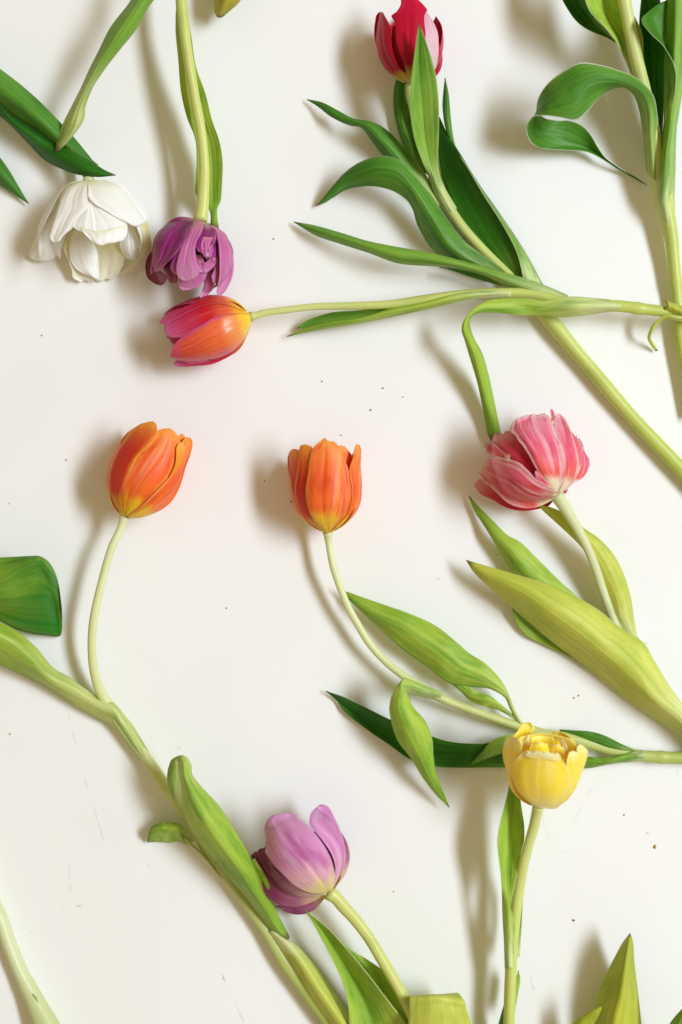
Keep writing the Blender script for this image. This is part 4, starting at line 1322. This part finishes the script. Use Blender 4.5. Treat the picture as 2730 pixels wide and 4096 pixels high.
t.petal('600,620,51 740,630,50 900,610,51; 560,480,51 740,480,49 930,480,51; 560,380,52 740,370,50 925,390,52; 580,305,50 740,290,49 900,320,50', 'gold', absz=True, rip=0.5)
t.petal('560,660,54 700,670,55 860,660,54; 530,540,56 690,540,58 850,535,56; 570,445,57 690,425,59 820,450,57', 'gold', absz=True, rip=0.3, frill=6)
t.petal('820,670,53 930,680,54 1070,720,54; 830,560,55 950,560,57 1090,590,56; 880,470,56 960,455,58 1060,495,57', 'yellow', absz=True, rip=0.3, frill=6)
t.petal('425,520,50 490,535,50 555,510,50; 440,420,53 500,420,54 553,420,53; 485,335,55 515,320,56 545,350,55', 'cream', absz=True, rip=0.2)
t.petal('1060,605,52 1100,612,52 1150,580,53; 1040,480,54 1090,480,55 1135,490,55; 1020,395,56 1050,385,57 1085,405,57', 'cream', absz=True, rip=0.2)
t.petal('''930,1470 960,1460 1000,1440
1130,1320 1180,1280 1215,1230
1240,1000 1300,980 1355,940
1290,750 1370,740 1432,720
1285,580 1370,570 1455,590
1295,500 1355,480 1440,530
1315,470 1350,463 1400,495''', 'yellow', layer=-1, lift=0.6)
t.petal('''600,1420 640,1430 670,1430
370,1200 430,1200 500,1250
240,920 320,920 420,960
145,750 260,760 420,780
125,580 250,580 420,600
150,440 270,420 412,450
185,345 260,335 350,365''', 'yellow', layer=0.2, lift=0.8)
t.petal('''760,1460 840,1465 930,1470
1000,1390 1090,1350 1145,1290
1120,1100 1200,1080 1245,1040
1120,850 1220,840 1295,820
1130,700 1220,680 1302,680
1165,585 1230,562 1288,590''', 'yellow', layer=1.0, lift=0.6)
t.petal('''640,1440 690,1452 760,1470
470,1310 720,1330 1010,1420
335,1130 700,1140 1140,1200
262,930 690,930 1192,1050
250,800 700,800 1150,860
310,700 720,680 1080,730
380,640 720,610 1030,650
500,560 740,570 985,605''', 'yellow', layer=2.0, lift=0.3, groove=0.5, rip=1.0, nu=35, frill=9)
t.petal('540,680 740,700 990,730; 470,635 740,650 1020,690; 520,575 740,590 985,625', 'cream', layer=2.5, groove=0, rip=0.5, frill=9, nu=35)

# pale stem at the corner
t = Tulip('bare pale wet tulip stem with a swollen joint, no flower in view', ('B7', 120, 1220))
t.stem([('B7', '-300,180,5,3.9; -160,520,5,4.0; -60,760,5,4.05; 0,895,5,4.05; 60,1065,5,4.1; 120,1215,5,4.2; 165,1310,5,4.5; 200,1375,5.5,5.1; 240,1460,6,5.9; 290,1562,7,7.2; 360,1720,8,8.6; 430,1900,8,8.8')], 'pale', rings=[(0.66, 0.35)])
t.leaf('B7', '''210,1365,9 215,1380,11 245,1400,8
290,1500,6 300,1530,9 315,1545,4
340,1600,5 370,1650,9 390,1640,3
430,1750,5 480,1850,9 500,1850,3''', 'mid', wave=0.1, rib=0)

# leaves at the lower corner
t = Tulip('pair of pointed yellow-green leaves standing up at the table corner, flower out of view', ('B6', 1180, 2300))
t.stem([('B6', '1130,2700,8,4.2; 1135,2550,8,4.4; 1140,2420,9,4.6; 1145,2300,9,4.6; 1150,2230,9,4.0')], 'green')
t.leaf('B6', '''1060,2450,6 1140,2450,14 1230,2450,8
950,2300,6 1130,2300,22 1320,2300,9
1000,2085,9 1145,2070,27 1308,2085,10
1030,1950,12 1183,1930,29 1294,1950,12
1080,1820,15 1200,1815,29 1278,1820,14
1150,1680,18 1218,1690,28 1264,1690,17
1208,1580,20 1235,1580,24 1255,1580,20
1240,1543,20''', 'chartreuse', nu=25, wave=0.3, rib=0, fold=True)
t.leaf('B6', '''1080,2430,6 1120,2440,10 1150,2440,8
850,2250,14 930,2260,19 1010,2260,15
900,2085,20 950,2085,25 1015,2110,22
985,2030,25 1015,2040,27 1045,2055,25
1068,1996,26''', 'chartreuse', wave=0.2)
t.leaf('B6', '''1180,2500,8 1210,2500,11 1240,2500,8
1400,2330,18 1470,2350,23 1540,2370,16
1500,2090,30 1550,2120,34 1610,2150,29
1570,2010,37 1600,2030,39 1640,2060,36
1690,1910,44''', 'mid', wave=0.2, label='blurred green leaf at the corner')

# loose tip
t = Tulip('olive yellow leaf tip with a brown end, reaching in beside the purple tulip stem', ('A1', 1450, -200), name='tulip_leaf', category='leaf', group='loose leaf')
t.leaf('A1', '''1450,-520,4 1500,-520,8 1550,-520,4
1330,-300,12 1460,-310,24 1640,-260,14
1338,-80,14 1430,-80,26 1560,-70,16
1346,30,14 1410,20,24 1487,30,16
1350,80,12 1385,76,18 1432,78,13
1363,106,10 1378,110,11 1402,104,10''', 'olive', nu=21, wave=0.3)

# ------------------------------------------------------------------ small things on the table
def water_material():
    s = NT('clear_water')
    nz = s.t.nodes.new('ShaderNodeTexNoise'); nz.inputs['Scale'].default_value = 300
    fr = s.t.nodes.new('ShaderNodeFresnel'); fr.inputs['IOR'].default_value = 1.25
    tr = s.t.nodes.new('ShaderNodeBsdfTransparent'); tr.inputs['Color'].default_value = (0.994, 0.994, 0.992, 1)
    gl = s.t.nodes.new('ShaderNodeBsdfGlossy'); s.set(gl, 'Roughness', s.maprange(nz.outputs['Fac'], 0.3, 0.7, 0.03, 0.10))
    mx = s.t.nodes.new('ShaderNodeMixShader')
    s.t.links.new(fr.outputs[0], mx.inputs[0]); s.t.links.new(tr.outputs[0], mx.inputs[1]); s.t.links.new(gl.outputs[0], mx.inputs[2])
    s.t.links.new(mx.outputs[0], s.out.inputs['Surface']); return s.m
WATER = water_material()
def drop(m, pts, w, label, group, name='water_drop'):
    """flat bead of water along a short path; w = half width in photograph pixels"""
    q = np.asarray([src(m, x, y) for x, y in pts]); n = 16 if len(q) > 1 else 3
    if len(q) == 1: q = np.asarray([q[0] - [0, w * 0.35], q[0] + [0, w * 0.35]])
    n = 14; d = np.linalg.norm(np.diff(q, axis=0), axis=1); ts = np.concatenate([[0], np.cumsum(d)]); ts /= ts[-1]
    c = hermite(q, n, ts); T = np.gradient(c, axis=0); T /= np.linalg.norm(T, axis=1, keepdims=True); N = np.stack([-T[:, 1], T[:, 0]], 1)
    f = np.linspace(0, 1, n); r = random.Random(int(q.sum()))
    wid = w * np.sqrt(np.clip(1 - (2 * f - 1) ** 4, 0.0, 1)) * (0.75 + 0.25 * np.sin(f * 7 + r.random() * 6)) * (0.55 + 0.45 * f)
    wid = np.maximum(wid, w * 0.08)
    seg = 7; V = []
    cen = world_xyz(*c.mean(0), 0.0)
    for i in range(n):
        for j in range(seg):
            g = -1 + 2 * j / (seg - 1); p = c[i] + N[i] * wid[i] * g
            x = world_xyz(p[0], p[1], 0.0); V.append((x[0] - cen[0], x[1] - cen[1], 0.00005 + 0.22 * S * wid[i] * math.sqrt(max(0, 1 - g * g))))
    nb = len(V); V += [(x, y, 0.00004) for x, y, z in V]; F = []
    I = np.arange(nb).reshape(n, seg)
    for i in range(n - 1):
        for j in range(seg - 1):
            a, b, e, h = I[i, j], I[i, j+1], I[i+1, j+1], I[i+1, j]
            F.append((a, b, e, h)); F.append((h + nb, e + nb, b + nb, a + nb))
    ring = list(I[0, :]) + list(I[1:, -1]) + list(I[-1, -2::-1]) + list(I[-2:0:-1, 0])
    for a, b in zip(ring, ring[1:] + ring[:1]): F.append((a, a + nb, b + nb, b))
    me = bpy.data.meshes.new(name); me.from_pydata([tuple(map(float, v)) for v in V], [], [tuple(int(i) for i in f) for f in F])
    import bmesh
    bm = bmesh.new(); bm.from_mesh(me); bmesh.ops.recalc_face_normals(bm, faces=bm.faces); bm.to_mesh(me); bm.free()
    me.polygons.foreach_set('use_smooth', [True] * len(me.polygons)); me.materials.append(WATER)
    o = link(name, me); o.location = (float(cen[0]), float(cen[1]), 0.0)
    o['label'] = label; o['category'] = 'water'; o['group'] = group
for m, x, y, w in [('B2', 472, 840, 8), ('B2', 642, 942, 5), ('B2', 727, 918, 4), ('B2', 1128, 1395, 13), ('B2', 950, 1335, 6), ('B2', 533, 1543, 6),
                   ('B7', 500, 818, 12), ('B7', 395, 830, 5), ('B7', 278, 1014, 5), ('B7', 202, 985, 7), ('B7', 938, 568, 6), ('B7', 1342, 1370, 5), ('B7', 85, 1475, 7),
                   ('B5', 152, 800, 6), ('B6', 1473, 692, 7), ('B6', 1358, 910, 13), ('B6', 838, 1030, 8), ('B4', 1100, 315, 6), ('B4', 1405, 225, 6), ('B4', 40, 728, 8),
                   ('B4', 1300, 1050, 5), ('B4', 1345, 1130, 13), ('B3', 870, 180, 7), ('B3', 570, 668, 6)]:
    drop(m, [(x, y)], w, 'small round clear water drop on the white table', 'round water drops')
for m, pts, w in [('B7', [(530, 20), (545, 60), (560, 105)], 5), ('B7', [(590, 190), (612, 270), (650, 400)], 6), ('B7', [(438, 570), (436, 650)], 4),
                  ('B7', [(440, 685), (445, 725)], 5), ('B7', [(1395, 1245), (1412, 1295)], 6), ('B7', [(1480, 1440), (1510, 1500), (1540, 1560)], 6),
                  ('B6', [(690, 800), (705, 870), (735, 950)], 5), ('B6', [(1020, 600), (975, 670)], 4), ('B6', [(955, 715), (900, 820), (880, 860)], 4),
                  ('B6', [(620, 1810), (625, 1850), (640, 1900)], 8), ('B6', [(1545, 490), (1530, 560)], 6), ('B2', [(425, 1160), (440, 1220)], 4), ('B2', [(455, 1275), (470, 1340), (495, 1385)], 5),
                  ('B4', [(1300, 105), (1340, 140)], 4), ('B4', [(1355, 175), (1385, 200)], 4), ('B6', [(130, 1855), (95, 1915)], 4), ('B5', [(610, 1480), (630, 1525)], 6)]:
    drop(m, pts, w * 0.65, 'thin elongated smear of clear water on the white table', 'water smears', name='water_smear')

CRUMB = {k: plain('crumb_' + k, c) for k, c in dict(dark='#57524a', brown='#8a6a30', straw='#c0a048').items()}
def crumb(m, x, y, a, b, rot, kind, label, group, name='crumb'):
    r = random.Random(int(x * 7 + y)); n, seg = 6, 8; V = []; F = []
    cen = P(m, x, y, 0.0)
    for i in range(n):
        f = math.pi * (i + 0.5) / n
        for j in range(seg):
            g = 2 * math.pi * j / seg; k = 0.8 + 0.4 * r.random()
            px, py, pz = 0.7 * a * S * math.cos(f) * k, b * S * math.sin(f) * math.cos(g) * k, b * S * 0.7 * math.sin(f) * math.sin(g) * k
            V.append((px * math.cos(rot) - py * math.sin(rot), px * math.sin(rot) + py * math.cos(rot), max(0.00003, pz + b * S * 0.6)))
    for i in range(n - 1):
        for j in range(seg):
            kk = (j + 1) % seg; F.append((i*seg+j, i*seg+kk, (i+1)*seg+kk, (i+1)*seg+j))
    F.append(tuple(range(seg - 1, -1, -1))); F.append(tuple((n-1)*seg+j for j in range(seg)))
    me = bpy.data.meshes.new(name); me.from_pydata(V, [], F); me.uv_layers.new(name='UVMap')
    me.polygons.foreach_set('use_smooth', [True] * len(F)); me.materials.append(CRUMB[kind])
    o = link(name, me); o.location = (float(cen[0]), float(cen[1]), 0.0)
    o['label'] = label; o['category'] = 'crumb'; o['group'] = group
for m, x, y, a, b, rot, kind in [('S', 629, 549, 4, 3, 0, 'dark'), ('S', 740, 876, 4, 3, 1, 'dark'), ('S', 880, 892, 5, 3, 0.5, 'dark'), ('S', 852, 942, 7, 3, 0.4, 'dark'), ('S', 926, 912, 3, 2.4, 0, 'dark'),
                                 ('S', 784, 1000, 4, 2.5, 0, 'dark'), ('S', 669, 1153, 4, 3.4, 1.5, 'dark'), ('S', 609, 1105, 4, 2.6, 0, 'dark'), ('S', 153, 1057, 4, 3, 0, 'dark'), ('S', 1318, 2114, 7, 4, -0.4, 'dark'),
                                 ('S', 1434, 1872, 4, 3, 0, 'dark'), ('S', 1319, 1603, 4, 3, 0, 'dark'), ('S', 97, 771, 4, 3, 0, 'dark'), ('S', 1145, 1275, 3, 2.4, 0, 'dark'), ('S', 905, 2048, 3, 2.4, 0, 'dark'),
                                 ('S', 1330, 1598, 5, 3, 0.9, 'straw'), ('S', 521, 1397, 4, 3, 0, 'brown'), ('S', 24, 1686, 5, 3.4, 0, 'straw'), ('S', 22, 1157, 3, 2.4, 0, 'brown'), ('S', 488, 1923, 3, 2.4, 0, 'brown')]:
    k = MAPS['S'] ; sc = SW / 1568.0
    me_label = {'dark': 'tiny dark speck of soil on the white table', 'brown': 'tiny brown speck on the white table', 'straw': 'tiny straw coloured fleck on the white table'}[kind]
    MAPS['T'] = (0, 0, 2730)
    crumb('T', x, y, a, b, rot, kind, me_label, {'dark': 'soil specks', 'brown': 'brown specks', 'straw': 'straw flecks'}[kind], name='speck')
crumb('B6', 1396, 998, 11, 5, 1.4, 'straw', 'short curled straw coloured plant crumb right of the yellow tulip', 'plant crumbs', name='plant_crumb')
